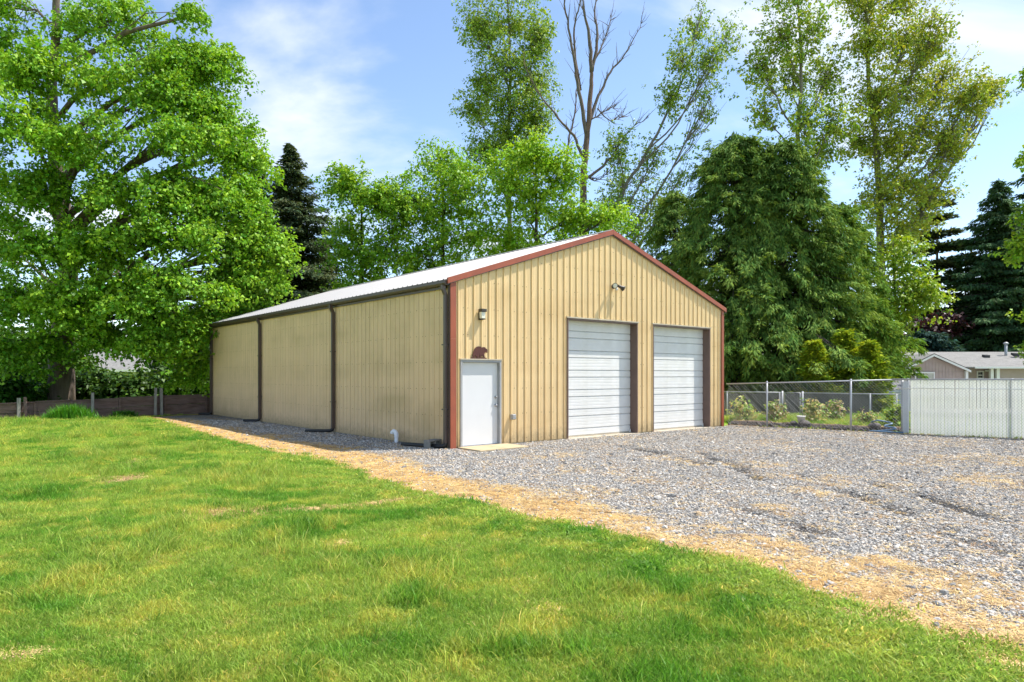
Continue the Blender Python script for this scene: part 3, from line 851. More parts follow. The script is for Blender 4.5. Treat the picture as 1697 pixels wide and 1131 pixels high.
# low garden shed
M_SHEDW = mat('shed_white', (.62, .63, .64), .6, .06, 3, dirt=(.45, .45, .42), dirt_amt=.4)
M_SHEDR = mat('shed_roof', (.13, .13, .14), .8, .2, 8)
so_ = P(1452, 690, 30.5)
gs = empty('garden_shed', (so_[0], so_[1], -.15), math.radians(-6), 'low white shed with dark grey roof behind the chain link fence', 'shed')
MB().box(0, 2.0, 0, 1.8, -.3, 1.12).build('wall', M_SHEDW, gs)
for k in range(7):
    MB().box(.02 + k * .283, .02 + k * .283 + .27, -.02, -.002, -.2, 1.08).build('siding_board', M_SHEDW, gs)
MB().prism([(-.12, 1.14), (-.12, 1.20), (.9, 1.62), (1.92, 1.20), (1.92, 1.14), (.9, 1.56)], lambda p, q, t: (t, p, q), -.1, 2.1).build('roof', M_SHEDR, gs)
MB().box(-.08, 2.08, -.15, -.122, 1.10, 1.19).build('fascia', M_SHEDW, gs)

# ================================================================== TAUPE HOUSE (right)
M_TAUPE = mat('taupe_siding', (.40, .32, .295), .8, .06, 3)
M_SHING = mat('grey_shingle', (.22, .215, .205), .95, .22, 9, bump=.4, bscale=25, dirt=(.15, .147, .14), dirt_amt=.6, dscale=2)
M_WHITE = mat('white_trim', (.76, .76, .74), .5, .04, 4)
M_WGLASS, t_, b_ = newmat('window_glass'); b_.inputs['Base Color'].default_value = (.05, .06, .065, 1); b_.inputs['Roughness'].default_value = .08
M_CURT = mat('curtain', (.45, .45, .40), .9, .1, 6)
hs = empty('taupe_house', (0, 0, 0), 0, 'low taupe house with grey shingle roof beyond the white slatted fence', 'house')
k43 = 43.0 / F; k45 = 45.5 / F
def X43(px): return (px - CX) * k43
def Z43(py): return CAMH + (HZ - py) * k43
gx0, gx1 = X43(1498), X43(1597); gm = (gx0 + gx1) / 2 - .15; ez, pz = Z43(612), Z43(588.5)
MB().prism([(gx0, -1), (gx1, -1), (gx1, ez), (gm, pz - .08), (gx0, ez)], lambda p, q, t: (p, t, q), 47.5, 43.0).build('wall', M_TAUPE, hs)
# vertical grooves of the siding: battens
for k in range(18):
    x = gx0 + .12 + k * (gx1 - gx0 - .2) / 17
    zt = ez + (pz - .1 - ez) * (1 - abs(x - gm) / ((gx1 - gm) if x > gm else (gm - gx0))) - .1
    MB().box(x - .012, x + .012, 42.985, 42.999, -.6, max(ez - .05, zt)).build('batten', M_TAUPE, hs)
MB().box(gx0, gx1, 42.97, 42.984, Z43(617.5) , Z43(617.5) + .03).build('band', M_TAUPE, hs)
for sx, xe in ((-1, gx0 - .28), (1, gx1 + .28)):
    ze = ez - .28 * (pz - ez) / (gx1 - gm)
    rf = MB().prism([(gm, pz), (xe, ze), (xe, ze + .07), (gm, pz + .07)][::sx], lambda p, q, t: (p, t, q), 50.2, 42.75).build('roof', M_SHING, hs)
    MB().prism([(gm, pz - .09), (xe, ze - .09), (xe, ze + .045), (gm, pz + .045)][::sx], lambda p, q, t: (p, t, q), 42.748, 42.70).build('fascia', M_WHITE, rf)
    MB().prism([(gm, pz + .046), (xe, ze + .046), (xe, ze + .085), (gm, pz + .085)][::sx], lambda p, q, t: (p, t, q), 42.748, 42.69).build('drip_edge', M_DARKGAP, rf)
# main body
mx0, mx1 = (1470 - CX) * k45, (1800 - CX) * k45; me_z = CAMH + (HZ - 609) * k45; mr_z = CAMH + (HZ - 585.5) * 50.5 / F
MB().box(mx0 + .3, mx1 - .3, 46.4, 53.5, -1, me_z - .02).build('wall', M_TAUPE, hs)
MB().box((1655 - CX) * k45, mx1 - .3, 45.5, 46.398, -1, me_z - .02).build('wall', M_TAUPE, hs)
MB().prism([(44.9, me_z - .06), (50.5, mr_z), (56.0, me_z - .06), (56.0, me_z + .02), (50.5, mr_z + .09), (44.9, me_z + .02)], lambda p, q, t: (t, p, q), mx0, mx1).build('roof', M_SHING, hs)
MB().box((1605 - CX) * k45, mx1, 44.84, 44.898, me_z - .09, me_z + .03).build('gutter', M_WHITE, hs)
for px in (1641, 1651):
    x = (px - CX) * k45
    MB().box(x - .1, x + .1, 45.3, 45.49, -1, me_z - .07).build('porch_post', M_WHITE, hs)
MB().box(X43(1600) - .08, X43(1600) + .08, 42.85, 42.98, -1, ez - .12).build('porch_post', M_WHITE, hs)
def window(px0, px1, py0, py1, d, y, panes):
    k_ = d / F; x0, x1 = (px0 - CX) * k_, (px1 - CX) * k_; z1 = CAMH + (HZ - py0) * k_; z0 = CAMH + (HZ - py1) * k_
    w = MB().box(x0 - .07, x1 + .07, y - .06, y - .002, z1, z1 + .08).box(x0 - .07, x1 + .07, y - .06, y - .002, z0 - .08, z0).box(x0 - .07, x0 + .0, y - .058, y - .002, z0 + .001, z1 - .001).box(x1 - .0, x1 + .07, y - .058, y - .002, z0 + .001, z1 - .001).build('window', M_WHITE, hs)
    n = len(panes)
    for i, m_ in enumerate(panes):
        a = x0 + (x1 - x0) * i / n; b2 = x0 + (x1 - x0) * (i + 1) / n
        MB().box(a + .015, b2 - .015, y - .025, y - .003, z0 + .002, z1 - .002).build('pane', m_, w)
        if i: MB().box(a - .014, a + .014, y - .05, y - .003, z0 + .002, z1 - .002).build('mullion', M_WHITE, w)
    return w, x0, x1, z0, z1
window(1517, 1546, 619, 640, 43, 42.97, (M_WGLASS, M_CURT))
w, a, b2, c, d = window(1620, 1628, 617, 632, 46.4, 46.4, (M_WGLASS,))
for z in (.33, .66): MB().box(a, b2, 46.34, 46.374, c + (d - c) * z - .03, c + (d - c) * z + .03).build('mullion', M_WHITE, w)
lam = MB().lathe([(0, 0), (.10, .02), (.13, .09), (.10, .14), (0, .16)], ((1635 - CX) * 46.3 / F, 46.28, CAMH + (HZ - 616.5) * 46.3 / F), 10).build('porch_lamp', M_WHITE, hs)
fz = mr_z - .25
MB().tube([((1667 - CX) * 49 / F, 49, fz - .5), ((1667 - CX) * 49 / F, 49, CAMH + (HZ - 571) * 49 / F)], .09, 10).build('flue_pipe', M_GALV, hs)
MB().lathe([(.05, 0), (.16, .02), (.16, .10), (.05, .16), (0, .16)], ((1667 - CX) * 49 / F, 49, CAMH + (HZ - 571) * 49 / F), 12).build('flue_cap', M_GALV, hs)
for px, py in ((1634, 591.5), (1682, 588.5), (1695, 588.5)):
    x, y, z = P(px, py, 48.3)
    MB().prism([(-.18, -.14), (.18, .02), (.18, .16), (-.18, .10)], lambda p, q, t: (t, y + p, z + q), x - .17, x + .17).build('roof_vent', M_DARKGAP, hs)

M_BOUNCE = mat('pale_bounce', (.34, .32, .30), .95, .2, 5, bump=.5, bscale=30)  # pale ground added unseen behind the fences to cut green bounce off the lawn
vs = []; fs = []
for i in range(29):
    for j in range(14):
        x, y = 16.5 + i * 1.1, 29.5 + j * 1.03 + .5 * math.sin(i * 1.7)
        vs.append((x, y, gz(x, y) + .012))
for i in range(28):
    for j in range(13):
        a = i * 14 + j; fs.append((a, a + 14, a + 15, a + 1))
o_ = len(vs)  # second added patch, behind the slats, so they catch whiter light
for i in range(13):
    for j in range(8):
        x, y = fence_pt(.5 + i * .9); x += .632 * (.35 + j * .9); y += .775 * (.35 + j * .9)
        vs.append((x, y, gz(x, y) + .02))
for i in range(12):
    for j in range(7):
        a = o_ + i * 8 + j; fs.append((a, a + 8, a + 9, a + 1))
nd = MB().add(vs, fs, True).build('added_bounce_sheet', M_BOUNCE); nd['kind'] = 'structure'

# small house glimpsed through the trees at left
M_BLUEG = mat('pale_blue_siding', (.46, .50, .52), .8, .05, 3)
gh = empty('grey_roofed_house', P(205, 650, 62)[:2] + (-.3,), math.radians(18), 'pale house with light grey roof glimpsed through the trees at left', 'house')
MB().box(-6, 6, 0, 7, -.5, 2.5).build('wall', M_BLUEG, gh)
MB().prism([(-.6, 2.35), (3.5, 4.3), (7.6, 2.35), (7.6, 2.5), (3.5, 4.47), (-.6, 2.5)], lambda p, q, t: (t, p, q), -6.5, 6.5).build('roof', M_SHING, gh)
MB().box(-6.5, 6.5, -.66, -.602, 2.30, 2.5).build('fascia', M_WHITE, gh)
for x in (-4, 0.2, 3.4):
    w = MB().box(x - .08, x + 1.28, -.05, -.002, .82, 2.08).build('window', M_WHITE, gh)
    MB().box(x, x + 1.2, -.06, -.052, .9, 2.0).build('pane', M_WGLASS, w)

# ================================================================== TREES
def curve(pts, n, jit=0.0, rg=RNG):
    """Catmull-Rom through pts"""
    P_ = np.array([pts[0]] + list(pts) + [pts[-1]], float); out = []
    for i in range(1, len(P_) - 2):
        p0, p1, p2, p3 = P_[i-1:i+3]
        for t in np.linspace(0, 1, n, endpoint=False):
            out.append(0.5 * ((2*p1) + (p2-p0)*t + (2*p0-5*p1+4*p2-p3)*t*t + (3*p1-p0-3*p2+p3)*t**3))
    out.append(P_[-2]); out = np.array(out)
    if jit: out[1:-1] += rg.normal(0, jit, out[1:-1].shape)
    return out
def bark(name, c, var=.3, dirt=None):
    return mat(name, c, .95, var, 3, bump=.8, bscale=14, stretch=(3, 3, .6), dirt=dirt, dirt_amt=.7, dscale=1.2)
B_MAPLE = bark('maple_bark', (.11, .085, .07), .35, (.20, .15, .10))
B_GREY = bark('grey_bark', (.17, .15, .13))
B_DEAD = bark('dead_bark', (.13, .105, .095), .3, (.14, .075, .055))
B_RED = bark('red_bark', (.15, .095, .075))
B_DARK = bark('dark_bark', (.06, .048, .04))
def unit(v): return v / np.maximum(np.linalg.norm(v, axis=-1, keepdims=True), 1e-9)
def leaf_quads(c, l, w, dirv, nrm, fold=.25):
    """rhombic folded leaves at c: length l along dirv, width w, facing nrm"""
    d = unit(dirv); s = unit(np.cross(d, nrm)); n = np.cross(s, d)
    l = l[:, None]; w = w[:, None]
    a = c; t = c + d * l - n * l * .12
    m = c + d * l * .45
    v = np.stack([a, m + s * w * .5 + n * w * fold, t, m - s * w * .5 + n * w * fold], 1)
    return v.reshape(-1, 3)
def leaf_obj(name, parent, V, cols, material=LEAF):
    q = np.arange(len(V)).reshape(-1, 4)
    o = link(name, np_mesh(name, V, q, material, np.repeat(cols, 4, 0)), parent)
    return o
def tint(n, base, clump, var, rg, alt=None, altp=0.15):
    """per-leaf colours: clump-wise shift plus leaf-wise spread"""
    base = np.array(base); c = np.tile(base, (n, 1))
    c *= (1 + var * clump)[:, None]
    c *= np.exp(rg.normal(0, .16, (n, 1)))
    c[:, 0] *= 1 + rg.normal(0, .12, n) + .25 * np.clip(clump, 0, 1)
    if alt is not None:
        m = rg.random(n) < altp * (1 + clump); c[m] = np.array(alt) * np.exp(rg.normal(0, .15, (m.sum(), 1)))
    return np.clip(c, .004, .9)

def broadleaf(name, label, base, trunk, r0, lobes, nclump, nleaf, lsize, crad, color, barkm, seed, alt=None, altp=.12,
              flat=.45, ascend=0.0, trunk_sides=9, limb=1.0, group=None, cat='tree', surf=.5, gap=0.0, droop=.25, upness=1.0, zmin=0.0, spray=1.3):
    rg = np.random.default_rng(seed)
    t = empty(name, base, 0, label, cat, group)
    B0 = np.array(base)
    tp = curve([np.array(p) for p in trunk], 5, .04 * r0 * 2, rg)
    L = np.concatenate([[0], np.cumsum(np.linalg.norm(np.diff(tp, axis=0), axis=1))]); L /= L[-1]
    rad = r0 * (1 - .86 * L ** .8); rad[0] *= 1.35
    mb = MB().tube([tuple(p - B0) for p in tp], list(rad), trunk_sides)
    C = []; CL = []; D = []; OF = []
    for lb in lobes:
        c = np.array(lb[0]); R = np.array(lb[1]); wgt = lb[2] if len(lb) > 2 else 1.0
        hd = np.hypot(*(tp[:, :2] - c[:2]).T)
        zt = c[2] - (.45 + ascend) * hd - .2 * R[2]
        i = int(np.argmin(np.abs(tp[:, 2] - zt) + .15 * hd)); i = max(2, i)
        while zmin and tp[i, 2] < zmin and i < len(tp) - 2: i += 1
        a = tp[i]
        mid = a * .5 + c * .5 + np.array([0, 0, -.10 * np.linalg.norm(c - a) * (1 if ascend > .3 else -.8)]) + rg.normal(0, .15, 3)
        lp = curve([a, mid, c], 4, .05, rg)
        lr = min(rad[i] * .75, limb * (.035 + .016 * np.linalg.norm(c - a)))
        mb.tube([tuple(p - B0) for p in lp], list(np.linspace(lr, lr * .35, len(lp))), 6, caps=False)
        for k in range(max(3, int(nclump * wgt))):
            d = unit(rg.normal(size=3)); rr = rg.random() ** surf
            q = c + d * R * rr
            if rg.random() < gap: continue
            j = rg.integers(len(lp) // 3 if ascend < .3 else (len(lp) * 3) // 5, len(lp))
            s = lp[j]
            m2 = (s + q) / 2 + np.array([0, 0, -.12 if ascend > .3 else .12]) * np.linalg.norm(q - s) + rg.normal(0, .08, 3)
            br = max(.012, lr * .22)
            mb.tube([tuple(s - B0), tuple(m2 - B0), tuple(q - B0)], [br, br * .7, br * .3], 4, caps=False)
            per = 9
            ns = max(3, int(nleaf * rg.uniform(.6, 1.4) / per)); n = ns * per
            cs = crad * rg.uniform(.7, 1.3)
            if ascend > .3:      # sprays strung along the twig
                tt = rg.random(ns) ** .7
                sp = (s * .35 + m2 * .65) * (1 - tt)[:, None] + (q + (q - m2) * .3) * tt[:, None] + rg.normal(0, cs * .55, (ns, 3))
            else:                # flat tiers that droop at the rim
                o = np.clip(rg.normal(0, 1, (ns, 3)), -1.8, 1.8) * np.array([cs, cs, cs * flat])
                rr2 = np.hypot(o[:, 0], o[:, 1]); o[:, 2] -= droop * rr2 ** 2 / cs
                sp = q + o
            off = unit(rg.normal(size=(n, 3)) * np.array([1, 1, .6])) * (lsize * spray * rg.uniform(.3, 1.0, (n, 1)))
            C.append(np.repeat(sp, per, 0) + off); CL.append(np.full(n, rg.uniform(-1, 1)) + np.repeat(rg.normal(0, .35, ns), per))
            D.append(np.repeat((unit(q - c) * .4)[None], n, 0)); OF.append(unit(off))
    C = np.concatenate(C) - B0; CL = np.clip(np.concatenate(CL), -1.3, 1.3); D = np.concatenate(D); n = len(C)
    nrm = unit(D * .6 + np.array([0, 0, upness]) + rg.normal(0, .45, (n, 3)))
    OF = np.concatenate(OF)
    dv = unit(OF * 1.1 + rg.normal(0, .35, (n, 3)) + D * .5 + np.array([0, 0, -.55]))
    l = np.minimum(lsize * np.exp(rg.normal(0, .30, n)), lsize * 1.7); w = l * rg.uniform(.65, .95, n)
    mb.build('trunk', barkm, t)
    leaf_obj('crown', t, leaf_quads(C, l, w, dv, nrm), tint(n, color, CL, .22, rg, alt, altp))
    return t
def lob(px, py, d, rx, rz, ry=None, w=1.0):
    k = d / F
    return (P(px, py, d), (rx * k, (ry if ry else (rx + rz) / 2) * k, rz * k), w)

# --- big maple at left
d = 32.0
mx = (104 - CX) / F * d; my = d; mz0 = -.35
trunk = [(mx, my, mz0), (mx - .05, my, 2.5), (mx + .15, my, 5.5), (mx - .05, my + .2, 9), (mx - .5, my, 13.5), (mx - .3, my, 19), (mx - .2, my, 22.5)]
L_ = [lob(*a) for a in [
 (30, 15, 33, 110, 65), (150, 25, 32, 90, 45, 90), (-60, 90, 32, 100, 90), (40, 110, 29, 100, 45), (170, 115, 30, 80, 40), (215, 30, 33, 40, 35, 60, .5),
 (290, 90, 31, 60, 45), (340, 105, 32, 48, 38), (328, 22, 32, 14, 12, 20, .3), (270, 150, 30, 80, 40), (340, 165, 31, 55, 45), (375, 225, 32, 45, 42), (300, 220, 29, 90, 40), (410, 252, 32, 26, 22, 40, .6),
 (30, 200, 28, 110, 45), (140, 220, 28, 90, 40), (-40, 290, 30, 100, 70), (60, 300, 28.5, 90, 40), (180, 310, 28.5, 85, 40), (290, 300, 29, 90, 45), (370, 300, 31, 50, 40),
 (40, 390, 28.5, 90, 40), (140, 400, 28, 85, 40), (240, 390, 28.5, 85, 40), (340, 370, 29, 80, 45), (395, 375, 31, 45, 45, 60), (415, 425, 31.5, 28, 42, 50, .8), (452, 400, 32, 20, 26, 36, .7), (438, 462, 32, 26, 34, 40, .9), (400, 500, 32, 36, 32, 50, .8),
 (30, 480, 28.5, 80, 38), (120, 495, 28, 75, 38), (215, 470, 28, 75, 36), (300, 460, 28, 80, 45), (365, 460, 31, 60, 55), (30, 565, 29, 45, 30, 50, .7), (75, 575, 29, 22, 25, 30, .4), (170, 550, 29, 35, 20, 40, .5),
 (250, 540, 28, 60, 40), (320, 540, 30, 50, 50), (330, 600, 32, 35, 40, 50, .8), (10, 430, 34, 110, 80, 60, .5), (200, 450, 36, 130, 70, 60, .6), (320, 340, 36, 90, 60, 60, .5)]]
broadleaf('maple_tree', 'huge spreading maple with dense bright green crown behind the timber fence', (mx, my, mz0), trunk, .62, L_, 13, 345, .138, .52,
          (.165, .355, .026), B_MAPLE, 1, alt=(.27, .45, .04), altp=.14, surf=.62, flat=.36, droop=.35, zmin=3.6, upness=.75)
# --- light green maples behind the roof
for nm, px, dd, tops, lab, seed in (
   ('maple_tree', 600, 43, [(590,310,42,40),(575,380,30,45),(640,330,30,45),(612,440,55,45),(650,400,45,40),(590,480,45,50),(570,300,18,25,20,.5)], 'small light green maple, leftmost of those behind the white roof', 21),
   ('maple_tree', 735, 43, [(730,275,55,40),(690,335,45,45),(770,300,55,50),(700,420,65,50),(780,390,60,50),(740,350,60,50),(680,470,60,50),(740,460,60,50)], 'rounded light green maple rising over the middle of the roof', 22),
   ('maple_tree', 890, 42, [(880,255,55,35),(850,310,55,45),(925,290,40,45),(890,360,75,45),(960,360,40,40),(840,400,60,40),(930,410,60,40),(1010,365,32,28,40,.6),(830,270,25,30,30,.6)], 'brightest lime green maple left of the dead trunk', 23)):
    b0 = ((px - CX) / F * dd, dd, -.3)
    top = P(px, min(a[1] for a in tops), dd)
    trk = [b0, (b0[0] + .2, dd, 3), (b0[0] - .1, dd + .2, 6.5), (top[0], dd, top[2])]
    lbs = [lob(a[0], a[1], dd + random.uniform(-1.5, 1.5), a[2], a[3], *(a[4:])) for a in tops]
    broadleaf(nm, lab, b0, trk, .28, lbs, 22, 150, .155, .55, (.24, .45, .03) if seed == 23 else (.19, .385, .03), B_DARK, seed, alt=(.30, .46, .04), altp=.2, surf=.5, flat=.55)
# --- cottonwoods
def cotton(nm, label, px, d, trk, lobs, seed, color, ncl=26, nl=42, alt=None, r0=.34, gap=0., ls=.27):
    b0 = P(trk[0][0], trk[0][1], d); b0 = (b0[0], b0[1], -.4)
    tr = [b0] + [P(a, b2, d) for a, b2 in trk[1:]]
    lbs = [lob(a[0], a[1], d + random.uniform(-2, 2), a[2] * 1.12, a[3] * 1.15, *(a[4:])) for a in lobs]
    return broadleaf(nm, label, b0, tr, r0, lbs, int(ncl * 2.3), int(nl * .95), ls * .60, .55, tuple(2.0 * q for q in color), B_GREY, seed, alt=tuple(1.3 * q for q in alt) if alt else None, altp=.25, ascend=.9, surf=.5, gap=gap, limb=.7, upness=.5)
OLIVE = (.125, .195, .032)
cotton('cottonwood_tree', 'tall narrow olive cottonwood left of the bare dead tree', 845, 56,
  [(850, 622), (846, 400), (842, 250), (846, 120), (838, -60)],
  [(835, -30, 70, 50), (850, 40, 70, 50), (795, 40, 35, 45), (895, 60, 28, 50), (840, 100, 60, 45), (885, 130, 35, 45), (800, 130, 30, 25, 30, .6), (845, 165, 55, 40), (785, 180, 30, 25, 30, .7), (890, 190, 30, 35), (840, 220, 50, 35), (800, 245, 35, 25, 40, .7), (870, 260, 45, 40)], 31, (.115, .185, .028), alt=(.17, .25, .035), ncl=34, nl=48)
cotton('leaning_tree', 'thin leaning tree with sparse leaves just right of the dead trunk', 1010, 47,
  [(985, 622), (1000, 420), (1025, 330), (1065, 265), (1105, 190), (1140, 110), (1162, 20)],
  [(1155, 40, 22, 40, 30, .7), (1130, 100, 28, 45), (1180, 95, 30, 45), (1110, 165, 30, 35), (1175, 165, 30, 35, 30, .7), (1205, 60, 25, 35, 30, .6), (1020, 240, 28, 45), (1040, 300, 40, 45), (1020, 340, 35, 40), (1080, 330, 40, 40), (1090, 250, 30, 30, 30, .6), (1130, 290, 30, 30, 30, .5), (1060, 380, 45, 40)], 32, (.10, .165, .026), ncl=22, nl=34, r0=.24, ls=.23)
cotton('cottonwood_tree', 'tall airy cottonwood with visible trunk above the cedars', 1325, 47,
  [(1330, 622), (1326, 300), (1322, 220), (1328, 110), (1320, -50)],
  [(1310, -20, 50, 45), (1290, 50, 38, 45), (1345, 50, 40, 50), (1260, 110, 30, 40), (1315, 120, 40, 45), (1370, 120, 38, 45), (1265, 180, 30, 35, 30, .7), (1330, 190, 45, 40), (1385, 200, 40, 40), (1350, 250, 45, 35)], 33, OLIVE, alt=(.22, .26, .03), ncl=24, nl=38, gap=.1)
cotton('cottonwood_tree', 'broad yellowish cottonwood, tallest tree right of the cedars', 1450, 49,
  [(1462, 622), (1460, 420), (1452, 250), (1440, 140), (1432, -50)],
  [(1430, -10, 50, 45), (1490, -10, 55, 45), (1440, 70, 45, 50), (1500, 65, 50, 50), (1545, 60, 35, 45), (1560, 130, 50, 50), (1500, 140, 55, 50), (1450, 160, 40, 45), (1610, 160, 35, 30), (1640, 150, 20, 20, 20, .5), (1530, 210, 60, 45), (1580, 230, 40, 40), (1470, 240, 50, 45), (1420, 230, 35, 35, 30, .7), (1500, 300, 55, 45), (1550, 310, 40, 40, 30, .8), (1460, 330, 45, 45), (1490, 390, 45, 45), (1520, 360, 40, 35, 40, .7)], 34, (.15, .20, .026), alt=(.27, .28, .035), ncl=30, nl=46, r0=.42)
# yellow green undergrowth tree in front of the pines
b0 = P(1490, 660, 40); b0 = (b0[0], b0[1], -.5)
broadleaf('alder_tree', 'yellow green leafy tree hanging over the left end of the taupe house', b0, [b0, (b0[0], 40, 2), P(1485, 520, 40), P(1480, 400, 40)], .2,
  [lob(*a) for a in [(1490, 430, 40, 45, 45), (1515, 485, 39, 30, 28), (1470, 510, 40, 40, 42), (1455, 560, 39, 28, 32), (1445, 590, 38.5, 28, 36), (1455, 640, 38, 24, 28)]], 20, 140, .16, .55, (.19, .32, .025), B_DARK, 41, alt=(.24, .34, .03), altp=.2)
# maple reaching in at the right edge
b0 = P(1800, 660, 30); b0 = (b0[0], b0[1], -.2)
broadleaf('maple_tree', 'bright yellow green maple boughs reaching in at the right edge', b0, [b0, (b0[0], 30, 3), (b0[0] - .2, 30, 7), (b0[0] - .4, 30, 12)], .3,
  [lob(*a) for a in [(1728, 345, 30, 24, 22), (1716, 395, 30, 26, 28), (1738, 505, 30, 24, 28), (1735, 575, 30, 22, 26), (1785, 430, 30, 40, 60), (1770, 320, 30, 60, 60), (1800, 220, 30, 70, 60), (1725, 250, 31, 20, 12, 20, .4), (1715, 120, 31, 18, 14, 20, .4), (1820, 480, 30, 60, 60), (1790, 560, 30, 50, 50)]], 16, 120, .15, .36, (.20, .37, .03), B_DARK, 42, alt=(.27, .4, .04), altp=.2)

# --- dead snag
d = 45.0
S0 = P(966, 622, d); S0 = np.array((S0[0], S0[1], -.3))
sn_ = empty('dead_tree', tuple(S0), 0, 'bare dead tree with forked grey limbs and reddish trunk behind the roof peak', 'tree')
rg = np.random.default_rng(5)
def px_path(pts, dz=0.0, n=5, jit=.03):
    off = np.linspace(0, dz, len(pts))
    return curve([np.array(P(a, b2, d + o)) - S0 for (a, b2), o in zip(pts, off)], n, jit, rg)
def limb_(name, pts, ra, rb, parent, dz=0.0, m_=B_DEAD, n=7):
    p = px_path(pts, dz)
    return MB().tube([tuple(q) for q in p], list(np.linspace(ra * .95, rb * .7, len(p))), n).build(name, m_, parent), p
limb_('trunk', [(966, 640), (967, 390), (967, 300), (975, 215), (979, 150), (981, 115)], .31, .15, sn_, m_=B_RED, n=10)
mains = [
 ([(980, 120), (977, 60), (968, 20), (962, -20)], .15, .04, -1.0), ([(981, 118), (990, 60), (985, 25), (990, -20)], .13, .03, .8),
 ([(972, 225), (960, 150), (950, 90), (938, 20), (934, -30)], .15, .04, -1.5), ([(962, 150), (950, 60), (960, 10), (966, -25)], .09, .03, -1.2),
 ([(974, 210), (992, 160), (1012, 120), (1040, 85), (1062, 40)], .13, .02, 1.5), ([(967, 265), (950, 225), (920, 190), (890, 150), (868, 105)], .12, .02, -2.0),
 ([(967, 300), (1000, 275), (1020, 250), (1045, 215), (1075, 195)], .11, .02, 1.5), ([(980, 110), (1000, 70), (1012, 30)], .08, .015, 1.0),
 ([(940, 300), (940, 250), (952, 190), (956, 140)], .10, .04, 1.8), ([(978, 200), (1000, 185), (1018, 178)], .06, .02, .5), ([(990, 180), (1010, 200), (1030, 195)], .05, .015, .6), ([(966, 285), (985, 300), (1005, 290)], .06, .02, .4)]
allp = []
for pts, ra, rb, dz in mains:
    o, p = limb_('limb', pts, ra, rb, sn_, dz); allp.append((p, ra))
mb = MB()
for p, ra in allp:
    for k in range(26):
        i = rg.integers(2, len(p)); a = p[i]; tdir = unit(p[i] - p[i-1])
        q = unit(tdir + rg.normal(0, .55, 3) + np.array([0, 0, .5])) * rg.uniform(.35, 1.5)
        mb.tube([tuple(a), tuple(a + q * .5 + rg.normal(0, .05, 3)), tuple(a + q)], [.022, .014, .006], 4, caps=False)
tw = mb.build('twigs', B_DEAD, sn_); tw['kind'] = 'stuff'

# --- conifers
def conifer(name, label, base, H, R, color, seed, prof=None, nb=150, frond=.5, z0=.06, droop=.35, barkm=B_DARK, dens=1.0, alt=None, hang=.25, cat='tree', group=None, r0=None, w=.36, tiers=None, rough=.15):
    rg = np.random.default_rng(seed)
    t = empty(name, base, 0, label, cat, group)
    prof = prof or (lambda s: (1 - s) ** .85)
    r0 = r0 or H * .016
    mb = MB().tube([(0, 0, -.3), (.02, .03, H * .4), (0, 0, H * .97)], [r0, r0 * .65, r0 * .08], 8)
    C = []; D = []; NN = []; LL = []; CL = []
    for k in range(nb):
        s = z0 + (1 - z0) * (k + rg.random()) / nb
        if tiers: s = (np.floor(s * tiers) + rg.normal(.5, .12)) / tiers; s = min(max(s, z0), .995)
        a = rg.random() * 2 * math.pi
        ln_ = R * prof(s) * rg.uniform(.65, 1.12) * (1 + rough * math.sin(3 * a + 9 * s + seed) + rough * math.sin(5 * a - 14 * s + 2 * seed)) + .04
        z = H * s
        out_ = np.array([math.cos(a), math.sin(a), 0.0])
        m = max(4, int(ln_ / .16))
        tt = np.linspace(.05, 1, m)
        dr = droop * ln_ * (1 - s * .6)
        path = out_ * (ln_ * tt)[:, None] + np.array([0, 0, 1.0]) * (z - dr * tt ** 1.3 + .28 * dr * tt ** 4)[:, None]
        br = max(.01, .014 * ln_)
        mb.tube([(0, 0, z)] + [tuple(path[int((m - 1) * f_)]) for f_ in (.5, 1)], [br, br * .7, br * .25], 4, caps=False)
        cl = rg.uniform(-1, 1)
        per = max(2, int(5 * dens))
        for j in range(per):
            side = rg.uniform(-1, 1, m)
            lat = np.cross(out_, [0, 0, 1.0])
            wd = .30 * ln_ * (1.05 - tt) + .12
            pos = path + lat * (side * wd)[:, None] + rg.normal(0, .07, (m, 3))
            pos[:, 2] -= np.abs(side) * wd * .25
            dv = out_ * .8 + lat * side[:, None] * .9 + np.array([0, 0, -hang]) + rg.normal(0, .25, (m, 3))
            C.append(pos); D.append(dv); NN.append(np.tile([0, 0, 1.0], (m, 1)) + out_ * .3 + rg.normal(0, .45, (m, 3)))
            LL.append(frond * rg.uniform(.6, 1.25, m)); CL.append(np.full(m, cl) + rg.normal(0, .2, m))
    C = np.concatenate(C); D = np.concatenate(D); NN = np.concatenate(NN); LL = np.concatenate(LL); CL = np.concatenate(CL)
    n = len(C)
    mb.build('trunk', barkm, t)
    leaf_obj('crown', t, leaf_quads(C, LL, LL * w, D, NN, .15), tint(n, color, CL, .25, rg, alt, .1), NEEDLE)
    return t
def gb(px, d, z=-.3): return ((px - CX) / F * d, d, z)
def hz(py, d): return CAMH + (HZ - py) / F * d + .3
SPR = (.075, .115, .06)
conifer('spruce_tree', 'dark pointed spruce just right of the big maple', gb(482, 50), hz(240, 50), 10.5, SPR, 51, prof=lambda s: (1 - s) ** 1.05, droop=.22, nb=420, frond=.34, dens=2.0, alt=(.09, .12, .05))
conifer('spruce_tree', 'shorter dark spruce half hidden behind the maple crown edge', gb(428, 52), hz(270, 52), 4.4, SPR, 52, nb=260, frond=.42, dens=1.2)
conifer('spruce_tree', 'low dark spruce beside the left end of the white roof', gb(535, 54), hz(400, 54), 4.0, SPR, 53, nb=160, frond=.42, dens=1.2)
CED = (.115, .215, .045)
